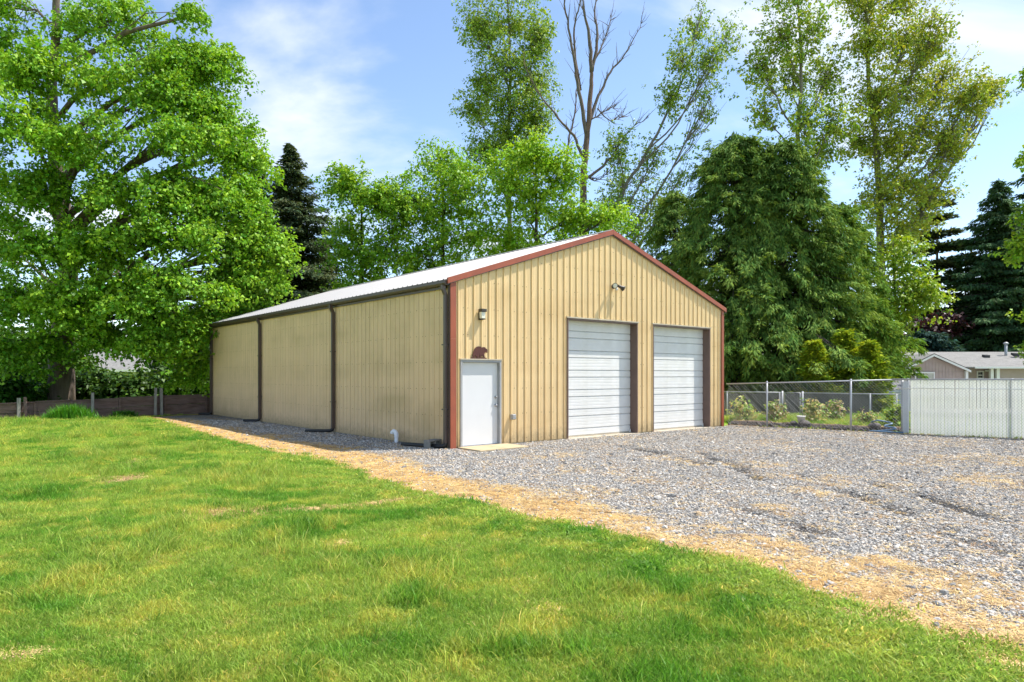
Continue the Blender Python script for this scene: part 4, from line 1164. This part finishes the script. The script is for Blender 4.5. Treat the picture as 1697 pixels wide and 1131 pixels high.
def cedar(label, px, d, py, R, seed, col=CED, npl=1350, nf=105):
    """cedar: leaders carrying drooping limbs, each ending in feathery hanging plumes"""
    rg = np.random.default_rng(seed)
    base = gb(px, d); H = hz(py, d)
    t = empty('cedar_tree', base, 0, label, 'tree')
    mb = MB().tube([(0, 0, -.3), (.05, .03, H * .4), (0, 0, H * .97)], [H * .03, H * .02, .03], 9)
    C = []; D = []; L = []; CL = []; NN = []
    for k in range(npl):
        s_ = 1 - (1 - .02) * (rg.random() ** .62) if rg.random() < .3 else rg.random()
        s_ = min(.985, max(.02, s_)); a = rg.random() * 2 * math.pi
        lump = 1 + .16 * math.sin(3 * a + 7 * s_ + seed) + .14 * math.sin(5 * a - 11 * s_ + 2 * seed) + .10 * math.sin(2 * a + 23 * s_)
        rr = R * (1 - s_) ** .56 * (.80 + .2 * math.sin(min(1, s_ * 2.2) * math.pi)) * lump * rg.uniform(.55, 1.05) ** .6 + .15
        out_ = np.array([math.cos(a), math.sin(a), 0.0])
        tip = out_ * rr + np.array([0, 0, H * s_])
        root = np.array([0, 0, min(H * .95, H * s_ + .25 * rr)])
        if k % 3 == 0:
            mid = root * .45 + tip * .5 + np.array([0, 0, .10 * rr])
            br = .012 + .008 * rr
            mb.tube([tuple(root), tuple(mid), tuple(root * .1 + tip * .9)], [br, br * .7, br * .2], 4, caps=False)
        n = int(nf * rg.uniform(.6, 1.4))
        pl = rg.uniform(.7, 1.5)                       # plume length
        ax = unit(out_ * rg.uniform(.5, 1.0) + np.array([0, 0, rg.uniform(-.75, .25)]) + rg.normal(0, .18, 3))
        lat = unit(np.cross(ax, [0, 0, 1.0])); nr = np.cross(lat, ax)
        tt = rg.random(n); sd_ = np.clip(rg.normal(0, 1, n), -1.8, 1.8)
        wd = .30 * pl * (1.05 - tt) ** .7
        pos = tip + ax * ((tt - .45) * pl)[:, None] + lat * (sd_ * wd * .6)[:, None] + nr * (rg.normal(0, .07, n))[:, None]
        pos[:, 2] -= .35 * pl * tt ** 2 * rg.uniform(.3, 1) + .25 * np.abs(sd_) * wd
        dv = ax * .8 + lat * (sd_ * .6)[:, None] + np.array([0, 0, -.55]) + rg.normal(0, .2, (n, 3))
        C.append(pos); D.append(dv); L.append(rg.uniform(.14, .29, n)); CL.append(np.full(n, rg.uniform(-1, 1)) + .5 * (tt - .5))
        NN.append(nr * np.sign(nr[2] + 1e-6) + rg.normal(0, .5, (n, 3)))
    C = np.concatenate(C); D = np.concatenate(D); L = np.concatenate(L); CL = np.concatenate(CL); NN = np.concatenate(NN)
    mb.build('trunk', B_DARK, t)
    leaf_obj('crown', t, leaf_quads(C, L, L * .27, D, NN, .1), tint(len(C), col, CL, .38, rg, (.22, .31, .05), .12), NEEDLE)
    return t
cedar('broad dark green cedar directly behind the right slope of the roof', 1218, 34.5, 226, 5.2, 61)
cedar('broad dark green cedar standing right of the building, over the fence', 1296, 34, 236, 5.3, 62)
cedar('lower bright green cedar with drooping sprays, rightmost of the cedars', 1395, 35.5, 338, 3.2, 63, (.125, .24, .035), 560)
cedar('small dark cedar peeping over the roof slope beside the dead tree', 1118, 39, 320, 3.4, 64, CED, 480)
# golden conifers by the garden
for px, py, d, R, sd_, lab in ((1348, 574, 28.9, .85, 71, 'golden green conifer shrub, leftmost of three behind the garden fence'), (1400, 556, 29.3, 1.0, 72, 'golden green conifer shrub, tallest of three behind the garden fence'), (1440, 574, 28.9, .85, 73, 'golden green conifer shrub beside the low white shed')):
    conifer('golden_conifer', lab, gb(px, d, -.2), hz(py, d), R, (.25, .36, .03), sd_, prof=lambda s: (1 - s) ** .6, nb=300, frond=.17, z0=.02, droop=-.35, dens=3.0, alt=(.36, .44, .04), hang=-.2, rough=.25, cat='shrub', group='golden conifers behind the garden', w=.5)
# right hand background conifers
conifer('fir_tree', 'tall dark green fir behind the taupe house', gb(1655, 60), hz(300, 60), 7.6, (.06, .125, .055), 81, nb=320, frond=.4, dens=2.0, hang=.5, droop=.25, prof=lambda s: (1 - s) ** .8)
conifer('fir_tree', 'tallest dark fir, cut by the right edge of the picture', gb(1735, 62), hz(190, 62), 8.5, (.055, .11, .05), 82, nb=300, frond=.5, dens=1.4, hang=.5)
conifer('pine_tree', 'open dark pine left of the fir with sky between its boughs', gb(1553, 64), hz(325, 64), 4.6, (.055, .085, .05), 83, nb=150, frond=.6, dens=1.3, z0=.25, droop=.05, tiers=13, prof=lambda s: (1 - s) ** .5, barkm=B_RED, hang=-.3)
conifer('pine_tree', 'slim small pine top in the gap beside the tall fir', gb(1600, 66), hz(393, 66), 2.8, (.055, .08, .045), 84, nb=90, frond=.55, dens=1.1, z0=.3, droop=.05, tiers=11, prof=lambda s: (1 - s) ** .45, barkm=B_RED, hang=-.3)
conifer('blue_spruce', 'low spreading blue green spruce behind the house gable', gb(1535, 54, -.6), hz(548, 54) + .3, 4.4, (.03, .075, .065), 85, nb=150, frond=.45, dens=1.6, prof=lambda s: (1 - s) ** .4)
b0 = gb(1548, 58)
broadleaf('plum_tree', 'small dark purple leaved plum tree among the pines', b0, [b0, (b0[0], 58, 2.5), P(1545, 540, 58), P(1545, 510, 58)], .14,
  [lob(*a) for a in [(1540, 545, 58, 30, 22), (1562, 530, 58, 25, 20), (1535, 570, 58, 25, 18)]], 16, 60, .26, .55, (.055, .022, .028), B_DARK, 86)

def source(meshes, cname):
    c = bpy.data.collections.new(cname)
    for i, me in enumerate(meshes):
        o = bpy.data.objects.new('%s_%02d' % (cname, i), me); c.objects.link(o)
    return c
def scatter(name, pts, rot, scl, which, coll, label, cat):
    me = bpy.data.meshes.new(name); n = len(pts)
    me.vertices.add(n); me.vertices.foreach_set('co', pts.astype(np.float32).ravel())
    a = me.attributes.new('rot', 'FLOAT_VECTOR', 'POINT'); a.data.foreach_set('vector', rot.astype(np.float32).ravel())
    a = me.attributes.new('scl', 'FLOAT', 'POINT'); a.data.foreach_set('value', scl.astype(np.float32))
    a = me.attributes.new('which', 'INT', 'POINT'); a.data.foreach_set('value', which.astype(np.int32))
    o = link(name, me); tag(o, label, cat, kind='stuff')
    g = bpy.data.node_groups.new(name, 'GeometryNodeTree')
    g.interface.new_socket('Geometry', in_out='INPUT', socket_type='NodeSocketGeometry')
    g.interface.new_socket('Geometry', in_out='OUTPUT', socket_type='NodeSocketGeometry')
    gi = g.nodes.new('NodeGroupInput'); go = g.nodes.new('NodeGroupOutput')
    ip = g.nodes.new('GeometryNodeInstanceOnPoints'); ci = g.nodes.new('GeometryNodeCollectionInfo')
    ci.inputs['Collection'].default_value = coll; ci.inputs['Separate Children'].default_value = True; ci.inputs['Reset Children'].default_value = True
    def na_(nm, ty):
        q = g.nodes.new('GeometryNodeInputNamedAttribute'); q.data_type = ty; q.inputs['Name'].default_value = nm; return q.outputs['Attribute']
    g.links.new(gi.outputs[0], ip.inputs['Points']); g.links.new(ci.outputs[0], ip.inputs['Instance'])
    ip.inputs['Pick Instance'].default_value = True
    g.links.new(na_('which', 'INT'), ip.inputs['Instance Index'])
    g.links.new(na_('rot', 'FLOAT_VECTOR'), ip.inputs['Rotation'])
    g.links.new(na_('scl', 'FLOAT'), ip.inputs['Scale'])
    g.links.new(ip.outputs[0], go.inputs[0])
    md = o.modifiers.new('scatter', 'NODES'); md.node_group = g
    return o

# ================================================================== UNDERSTORY AND GARDEN PLANTS
def bush(name, label, px, d, w, h, seed, color, alt=None, group=None, n=26, nl=60, ls=.17, cr=.32, z=None, open_=.5, cat='shrub', barkm=B_DARK, altp=.12):
    x = (px - CX) / F * d; z = gz(x, d) - .02 if z is None else z
    b0 = (x, d, z)
    lb = [((x + random.uniform(-.35, .35) * w, d + random.uniform(-.3, .3) * w, z + h * f_), (w * r_, w * r_, h * .30), wt) for f_, r_, wt in ((.68, .42, 1), (.42, .52, 1), (.6, .5, 1), (.25, .5, .7))]
    return broadleaf(name, label, b0, [b0, (x, d, z + h * .3), (x + .05, d, z + h * .75)], max(.02, .03 * h), lb, n, nl, ls, cr, color, barkm, seed, alt=alt, altp=altp, cat=cat, group=group, surf=.45, trunk_sides=6)
DK = (.04, .10, .018)
und = [(8, 31, 2.6, 2.4, (.035, .12, .012), 'dense green shrub at the left edge behind the plank fence'),
       (70, 35, 2.0, 2.6, DK, 'dark shrub left of the maple trunk'),
       (150, 34.5, 2.2, 2.3, (.05, .12, .02), 'mid green shrub at the foot of the maple trunk, right side'),
       (205, 34, 2.2, 2.0, DK, 'dark laurel in front of the grey roofed house'),
       (262, 36, 2.0, 1.7, DK, 'low dark laurel behind the pair of fence posts'),
       (305, 35, 2.3, 2.8, (.04, .10, .018), 'leafy laurel between the posts and the long wall'),
       (345, 37, 2.4, 4.0, (.04, .11, .015), 'tall leafy shrub touching the back corner of the building'),
       (110, 45, 3.5, 5.2, (.06, .14, .02), 'tall background thicket behind the maple trunk'),
       (320, 47, 4.0, 6.5, DK, 'dark tree-high thicket behind the back corner of the building'),
       (20, 47, 4.0, 6.0, (.05, .13, .02), 'tall background thicket at the left edge'),
       (390, 46, 4.0, 8.0, (.035, .085, .015), 'dark tall thicket under the spruces behind the building')]
for i, (px, d, w, h, c, lab) in enumerate(und):
    far = d > 40
    bush('thicket' if far else 'shrub', lab, px, d, w, h, 100 + i, c, alt=(.10, .20, .025), n=44 if far else 34, nl=55, ls=.26 if far else .19, cr=.6 if far else .38)
# far woods closing the horizon
rg = np.random.default_rng(77)
n = 30000
fx = rg.uniform(-95, 95, n); fy = 74 + 6 * np.sin(fx * .11) + rg.normal(0, 1.6, n)
top = 6.0 + 2.6 * fbm(fx * .22, fx * 0 + 3, 61) + 1.5 * fbm(fx * 1.1, fx * 0, 63)
fz_ = rg.random(n) ** .8 * top - .8
fc = np.stack([fx, fy, fz_], -1)
clv = fbm(fx * .5, fz_ * .6, 71) * 2 - 1
V = leaf_quads(fc, rg.uniform(.4, .8, n), rg.uniform(.35, .6, n), rg.normal(size=(n, 3)), rg.normal(0, .6, (n, 3)) + np.array([0, -.5, .8]))
fo = leaf_obj('far_woods', None, V, tint(n, (.045, .105, .018), clv, .5, rg, (.09, .17, .03), .15)); fo['kind'] = 'stuff'
tag(fo, 'dark green far woods closing the view behind everything', 'woods')

# garden shrubs between the two chain link fences
CREAM = (.52, .50, .22)
gsh = [(1231, 24.4, .55, 1.0, CREAM, 'round cream flowered shrub nearest the building corner'),
       (1285, 24.2, .50, .95, (.42, .36, .22), 'sparse pinkish cream shrub left of the garden gate'),
       (1352, 23.6, .42, .98, (.56, .50, .20), 'pale yellow topped shrub above the white flower pot'),
       (1382, 24.6, .5, .85, (.46, .40, .24), 'cream shrub right of the garden gate'),
       (1432, 22.5, .35, .55, (.45, .40, .2), 'small straw coloured plant near the second fence post'),
       (1483, 21.6, .42, .98, (.30, .42, .04), 'lime green shrub beside the end of the white slatted fence')]
for i, (px, d, w, h, c, lab) in enumerate(gsh):
    bush('garden_shrub', lab, px, d, w, h, 130 + i, c, alt=(.20, .34, .05), altp=.4, n=9, nl=26, ls=.08, cr=.15, group='garden shrubs along the chain link fence')
# soil edging with rough stones at the foot of the fence
M_SOIL = mat('soil', (.05, .034, .026), .98, .35, 6, bump=1.0, bscale=18, dirt=(.16, .095, .045), dirt_amt=.6, dscale=3)
pts = []
na, nb_ = 60, 8
vs = []; fs = []
for i in range(na):
    s = -5.4 + i * (5.3 / (na - 1))
    for j in range(nb_):
        y = .15 + j * .14
        hgt = .15 * math.sin(min(1, j / 3.0) * math.pi / 2) * (1 - max(0, j - 5) / 2 * .9) * (.7 + .6 * float(fbm(np.array([s * 3]), np.array([y * 5]), 91)[0])) - .02
        vs.append((s, y, hgt)); 
for i in range(na - 1):
    for j in range(nb_ - 1):
        a = i * nb_ + j; fs.append((a, a + nb_, a + nb_ + 1, a + 1))
bed = MB().add(vs, fs, True).build('garden_bed', M_SOIL); bed.location = (11.56, 20.0, 0); bed.rotation_euler = (0, 0, FANG); bed['kind'] = 'structure'
M_ROCK = mat('rock', (.12, .105, .10), .9, .3, 5, bump=.6, bscale=14)
def rock_mesh(seed, sub=2):
    bm = bmesh.new(); bmesh.ops.create_icosphere(bm, subdivisions=sub, radius=1)
    r_ = random.Random(seed)
    ph = [r_.uniform(0, 6) for _ in range(6)]
    for v in bm.verts:
        k_ = 1 + .18 * math.sin(v.co.x * 2.3 + ph[0]) + .16 * math.sin(v.co.y * 2.9 + ph[1]) + .14 * math.sin(v.co.z * 3.1 + ph[2]) + r_.uniform(-.07, .07)
        v.co = Vector((v.co.x * 1.2, v.co.y * .9, v.co.z * .65)) * k_
    me = bpy.data.meshes.new('rock'); bm.to_mesh(me); bm.free(); me.materials.append(M_ROCK); return me
def fpt(s, y): # on the drive fence line
    return (11.56 + .775 * s + .632 * y, 20.0 - .632 * s + .775 * y)
for s, y, r_, lab in ((-2.95, .30, .17, 'dark rock right of the white flower pot'), (-3.3, .25, .10, 'small dark rock left of the white flower pot'), (-.95, .32, .15, 'dark rock under the blue hose')):
    p = fpt(s, y); o = link('rock', rock_mesh(s), None); o.location = (p[0], p[1], .16); o.scale = (r_,) * 3
    tag(o, lab, 'rock', 'rocks in the garden bed')
rk = source([rock_mesh(i + 40, 1) for i in range(5)], 'rubble_source')
rg = np.random.default_rng(404); n = 420
s_ = rg.uniform(-5.4, -.15, n); y_ = rg.normal(.30, .16, n)
pts_ = np.stack([11.56 + .775 * s_ + .632 * y_, 20 - .632 * s_ + .775 * y_, np.clip(.10 - np.abs(y_ - .4) * .22, 0, .12)], -1)
scatter('bed_rubble', pts_, rg.random((n, 3)) * 6.28, rg.uniform(.02, .065, n), rg.integers(0, 5, n), rk, 'dark rubble edging the garden bed below the chain link fence', 'rubble')
M_POT = mat('pot_white', (.74, .72, .68), .6, .08, 8)
p = fpt(-3.12, .42)
po = MB().lathe([(0, 0), (.09, 0), (.125, .2), (.14, .2), (.14, .235), (.12, .235), (.11, .19), (0, .19)], n=18).build('flower_pot', M_POT); po.location = (p[0], p[1], .15)
tag(po, 'white flower pot in the bed behind the chain link fence', 'pot')
M_HOSE = mat('hose_blue', (.12, .20, .30), .4, .15, 9)
hp = [(-1.05, .35, .27), (-.85, .25, .34), (-.6, .32, .30), (-.45, .2, .26), (-.62, .0, .20), (-.3, -.06, .14), (-.75, -.10, .05), (-1.0, -.09, .04), (-.5, -.14, .035), (-.1, -.12, .035)]
cv = curve([np.array(q) for q in hp], 6)
ho = MB().tube([tuple(q) for q in cv], .022, 8).build('garden_hose', M_HOSE); ho.location = (11.56, 20.0, 0); ho.rotation_euler = (0, 0, FANG)
tag(ho, 'blue garden hose looped at the end of the white slatted fence', 'hose')

# tall grass clump and ferns by the timber fence
def blades(name, label, px, d, w, dp, nbl, h, seed, col, cat, wid=.02, bend=.6):
    rg = np.random.default_rng(seed)
    x0 = (px - CX) / F * d; b0 = np.array((x0, d, gz(x0, d) - .02))
    X = rg.normal(0, w * .45, nbl); Y = rg.normal(0, dp * .45, nbl)
    hh = h * rg.uniform(.5, 1.1, nbl) * np.exp(-(X / w) ** 2 * .8)
    a = rg.random(nbl) * 2 * np.pi; dirx, diry = np.cos(a), np.sin(a)
    bd = bend * hh * rg.uniform(.2, 1, nbl)
    base = np.stack([X, Y, np.zeros(nbl)], -1); mid = base + np.stack([dirx * bd * .3, diry * bd * .3, hh * .6], -1); tip = base + np.stack([dirx * bd, diry * bd, hh], -1)
    sw = np.stack([-diry, dirx, np.zeros(nbl)], -1) * wid / 2
    V = np.stack([base - sw, base + sw, mid + sw * .9, mid - sw * .9, mid - sw * .9, mid + sw * .9, tip + sw * .1, tip - sw * .1], 1).reshape(-1, 3)
    c = tint(nbl, col, rg.uniform(-1, 1, nbl), .3, rg)
    q = np.arange(len(V)).reshape(-1, 4)
    o = link(name, np_mesh(name, V, q, LEAF, np.repeat(c, 8, 0))); o.location = b0
    return tag(o, label, cat)
blades('tall_grass_clump', 'tall bright green grass clump against the plank fence', 118, 25.2, 1.0, .35, 1500, .62, 5, (.07, .24, .015), 'grass')
blades('fern', 'small green fern by the planks, left one of two', 196, 27.0, .3, .2, 160, .34, 6, (.06, .19, .02), 'fern', .05, 1.2)
blades('fern', 'small green fern by the planks, right one of two', 215, 27.3, .3, .2, 160, .34, 7, (.05, .17, .02), 'fern', .05, 1.2)

# ================================================================== SCATTERED COVER (grass, stones, straw)
def sample(n, x0, x1, y0, y1, rg): return rg.uniform(x0, x1, n), rg.uniform(y0, y1, n)
def fan(n, dmin, dmax, rg, power=1.0, left=-.80, right=.80):
    """points over the part of the ground in view (a wedge a little wider than the frame), denser when near"""
    d = dmin * (dmax / dmin) ** (rg.random(n) ** power)
    t = rg.uniform(left, right, n)
    return d * t + rg.normal(0, .3, n) , d
# grass blade material: same patches as the soil below
def grass_material():
    m, t, b = newmat('grass_blade')
    geo = N(t, 'ShaderNodeNewGeometry'); oi = N(t, 'ShaderNodeObjectInfo')
    tb = N(t, 'ShaderNodeAttribute', attribute_name='tint')
    c = lawn_color(t, geo.outputs['Position'])
    c = mixc(t, 1.0, c, tb.outputs['Color'], 'MULTIPLY')
    v = rng(t, oi.outputs['Random'], 0, 1, .75, 1.25)
    hsv = N(t, 'ShaderNodeHueSaturation'); t.links.new(c, hsv.inputs['Color']); t.links.new(v, hsv.inputs['Value'])
    c = hsv.outputs[0]
    t.links.new(c, b.inputs['Base Color']); b.inputs['Roughness'].default_value = .5; b.inputs['Specular IOR Level'].default_value = .3
    tr = N(t, 'ShaderNodeBsdfTranslucent'); t.links.new(c, tr.inputs['Color'])
    mx = N(t, 'ShaderNodeMixShader'); mx.inputs[0].default_value = .5
    t.links.new(b.outputs[0], mx.inputs[1]); t.links.new(tr.outputs[0], mx.inputs[2])
    t.links.new(mx.outputs[0], t.nodes['Material Output'].inputs[0])
    return m
M_GRASS = grass_material()
def tuft(seed, nbl, h, spread, wid, lean):
    rg = np.random.default_rng(seed)
    X = rg.normal(0, spread, nbl); Y = rg.normal(0, spread, nbl)
    hh = h * rg.uniform(.45, 1.15, nbl)
    a = rg.random(nbl) * 2 * np.pi; dx_, dy_ = np.cos(a), np.sin(a)
    bd = lean * hh * rg.uniform(.3, 1.2, nbl)
    base = np.stack([X, Y, -.01 + 0 * X], -1); mid = base + np.stack([dx_ * bd * .4, dy_ * bd * .4, hh * .65], -1); tip = base + np.stack([dx_ * bd, dy_ * bd, hh], -1)
    a2 = rg.random(nbl) * 2 * np.pi
    sw = np.stack([np.cos(a2), np.sin(a2), 0 * a2], -1) * wid / 2
    V = np.stack([base - sw, base + sw, mid + sw * .8, mid - sw * .8, mid - sw * .8, mid + sw * .8, tip + sw * .1, tip - sw * .1], 1).reshape(-1, 3)
    c = np.ones((nbl, 3)) * rg.uniform(.75, 1.3, (nbl, 1))
    dead = rg.random(nbl) < .10
    c[dead] *= np.array([1.9, 1.3, 2.0])
    q = np.arange(len(V)).reshape(-1, 4)
    return np_mesh('tuft', V, q, M_GRASS, np.repeat(c, 8, 0))
rg = np.random.default_rng(99)
short = [tuft(i, 46, .044, .075, .0060, .9) for i in range(5)]
longg = [tuft(10 + i, 34, .12, .07, .0065, .8) for i in range(3)]
clover = [tuft(20 + i, 44, .045, .07, .013, 1.3) for i in range(3)]
gc = source(short + longg + clover, 'grass_source')
x, y = fan(120000, 3.2, 30, rg, .80, -.84, .84)
dr, gv, ba = zones(x, y)
hum = fbm(x * .8, y * .8, 55); lon = fbm(x * 1.3 + 4, y * 1.3, 57)
keep = ((dr < .03) | ((dr < .25) & (rg.random(len(x)) < .07))) & (rg.random(len(x)) > ba * 1.2) & (x > -26) & (rg.random(len(x)) < .35 + 1.1 * hum)
u_ = (x - C0[0]) * UX + (y - C0[1]) * UY; v_ = -(x - C0[0]) * UY + (y - C0[1]) * UX
keep &= ~((u_ > -1.0) & (v_ > -1.0)) & (v_ < 18.7)
x, y, dr, hum, lon = x[keep], y[keep], dr[keep], hum[keep], lon[keep]; n = len(x)
r_ = rg.random(n)
which = rg.integers(0, 5, n)
isl = (lon > .62) & (r_ < .30) | (r_ < .015); which[isl] = 5 + rg.integers(0, 3, isl.sum())
isc = (dr > -.75) & (r_ < .8); which[isc] = 8 + rg.integers(0, 3, isc.sum())
rot = np.stack([rg.normal(0, .12, n), rg.normal(0, .12, n), rg.random(n) * 6.28], -1)
scl = rg.uniform(.65, 1.25, n) * (.8 + .5 * lon) * np.clip(.75 + y / 40, .8, 1.4)
lg = scatter('lawn_grass', np.stack([x, y, ground_z(x, y)], -1), rot, scl, which, gc, 'short green lawn grass with longer tufts', 'grass')

# garden grass behind the chain link fence
m = 9000
s = rg.uniform(-6.5, 3, m); yy = rg.uniform(1.2, 8, m)
x = 11.56 + .775 * s + .632 * yy; y = 20 - .632 * s + .775 * yy
scatter('garden_grass', np.stack([x, y, ground_z(x, y)], -1), np.stack([0*s, 0*s, rg.random(m) * 6.28], -1), rg.uniform(1.2, 2.2, m), rg.integers(0, 8, m), gc, 'bright green grass of the garden behind the chain link fence', 'grass')

# gravel stones
def stone_material():
    m, t, b = newmat('stone')
    oi = N(t, 'ShaderNodeObjectInfo'); r = N(t, 'ShaderNodeValToRGB'); e = r.color_ramp.elements
    e[0].position = 0; e[0].color = (.13, .125, .118, 1); e[1].position = 1; e[1].color = (.66, .64, .59, 1)
    for p_, c_ in ((.25, (.28, .268, .25)), (.55, (.43, .405, .37)), (.80, (.55, .515, .46)), (.88, (.46, .32, .18))):
        q = e.new(p_); q.color = c_ + (1,)
    t.links.new(oi.outputs['Random'], r.inputs[0]); t.links.new(r.outputs[0], b.inputs['Base Color'])
    b.inputs['Roughness'].default_value = .9; b.inputs['Specular IOR Level'].default_value = .2
    return m
M_STONE = stone_material()
def pebble(seed):
    bm = bmesh.new(); bmesh.ops.create_icosphere(bm, subdivisions=1, radius=1)
    r_ = random.Random(seed)
    sx, sy, szz = r_.uniform(.8, 1.3), r_.uniform(.6, 1.0), r_.uniform(.45, .75)
    for v in bm.verts:
        v.co *= r_.uniform(.75, 1.2); v.co = Vector((v.co.x * sx, v.co.y * sy, v.co.z * szz))
    me = bpy.data.meshes.new('pebble'); bm.to_mesh(me); bm.free(); me.materials.append(M_STONE); return me
pc = source([pebble(i) for i in range(8)], 'stone_source')
x, y = fan(440000, 3.4, 26, rg, .72, -.62, .84)
dr, gv, ba = zones(x, y)
pr = np.clip((gv + (fbm(x * 3, y * 3, 33) - .5) * 1.9 + .60) / .9, 0.16, 1.0) * (1 - .8 * ba)
u_ = (x - C0[0]) * UX + (y - C0[1]) * UY; v_ = -(x - C0[0]) * UY + (y - C0[1]) * UX
keep = (dr > .12) & (rg.random(len(x)) < pr) & ~((u_ > -.02) & (u_ < 11.1) & (v_ > -.02) & (v_ < 18.2)) & ~((u_ > .1) & (u_ < 1.7) & (v_ > -.98) & (v_ < .1))
sF = (x - 11.56) * .775 - (y - 20) * .632; yF = (x - 11.56) * .632 + (y - 20) * .775
keep &= (yF < .05)
x, y = x[keep], y[keep]; n = len(x)
scl = np.exp(rg.normal(math.log(.0090), .38, n)); big = rg.random(n) < .03; scl[big] *= 1.7
scl *= np.clip(.9 + y / 45, .9, 1.5)
scatter('gravel_stones', np.stack([x, y, ground_z(x, y) + scl * .2], -1), rg.random((n, 3)) * np.array([.6, .6, 6.28]), scl, rg.integers(0, 8, n), pc, 'loose grey crushed gravel of the drive', 'gravel')

# dead straw, needles and leaf litter
def straw_material():
    m, t, b = newmat('straw')
    oi = N(t, 'ShaderNodeObjectInfo'); r = N(t, 'ShaderNodeValToRGB'); e = r.color_ramp.elements
    e[0].position = 0; e[0].color = (.27, .13, .05, 1); e[1].position = 1; e[1].color = (.82, .63, .29, 1)
    q = e.new(.5); q.color = (.64, .43, .17, 1)
    t.links.new(oi.outputs['Random'], r.inputs[0]); t.links.new(r.outputs[0], b.inputs['Base Color']); b.inputs['Roughness'].default_value = .8
    return m
M_STRAW = straw_material()
def straw_bunch(seed):
    r_ = random.Random(seed); mb = MB()
    for k in range(14):
        a = r_.uniform(0, 6.28); l = r_.uniform(.03, .09); x, y = r_.gauss(0, .05), r_.gauss(0, .05); w = .0035
        dx_, dy_ = math.cos(a), math.sin(a); z0_, z1_ = r_.uniform(.0, .012), r_.uniform(.0, .022)
        mb.add([(x - dy_*w, y + dx_*w, z0_), (x + dy_*w, y - dx_*w, z0_), (x + dx_*l + dy_*w*.4, y + dy_*l - dx_*w*.4, z1_), (x + dx_*l - dy_*w*.4, y + dy_*l + dx_*w*.4, z1_)], [(0, 1, 2, 3)])
    return mb.mesh('straw', M_STRAW)
scol = source([straw_bunch(i) for i in range(5)], 'straw_source')
x, y = fan(150000, 3.4, 27, rg, .75, -.70, .84)
dr, gv, ba = zones(x, y)
patch = fbm(x * .9, y * .9, 81)
pr = np.where(dr > -.05, np.where(gv < .15, np.clip(1.9 - 2.4 * fbm(x * 2.4, y * 2.4, 87), .12, .9), .05 + .35 * (patch > .60)), .035 + .75 * ba)
sF = (x - 11.56) * .775 - (y - 20) * .632; yF = (x - 11.56) * .632 + (y - 20) * .775
pr = np.where((yF > -.6) & (yF < .7) & (rg.random(len(x)) < .7), .8, pr)
u_ = (x - C0[0]) * UX + (y - C0[1]) * UY; v_ = -(x - C0[0]) * UY + (y - C0[1]) * UX
keep = (rg.random(len(x)) < pr) & ~((u_ > -.05) & (u_ < 11.15) & (v_ > -.03)) & ~((u_ > .1) & (u_ < 1.7) & (v_ > -1.) & (v_ < .1)) & (yF < .7) & (v_ < 18.7)
x, y = x[keep], y[keep]; n = len(x)
scatter('straw_litter', np.stack([x, y, ground_z(x, y) + .004 + np.where((yF[keep] > .3) & (x > 7.2) & (yF[keep] < .75), .13, 0)], -1), rg.random((n, 3)) * np.array([.1, .1, 6.28]), rg.uniform(.4, .9, n), rg.integers(0, 5, n), scol, 'dry straw and needle litter along the lawn edge', 'straw')
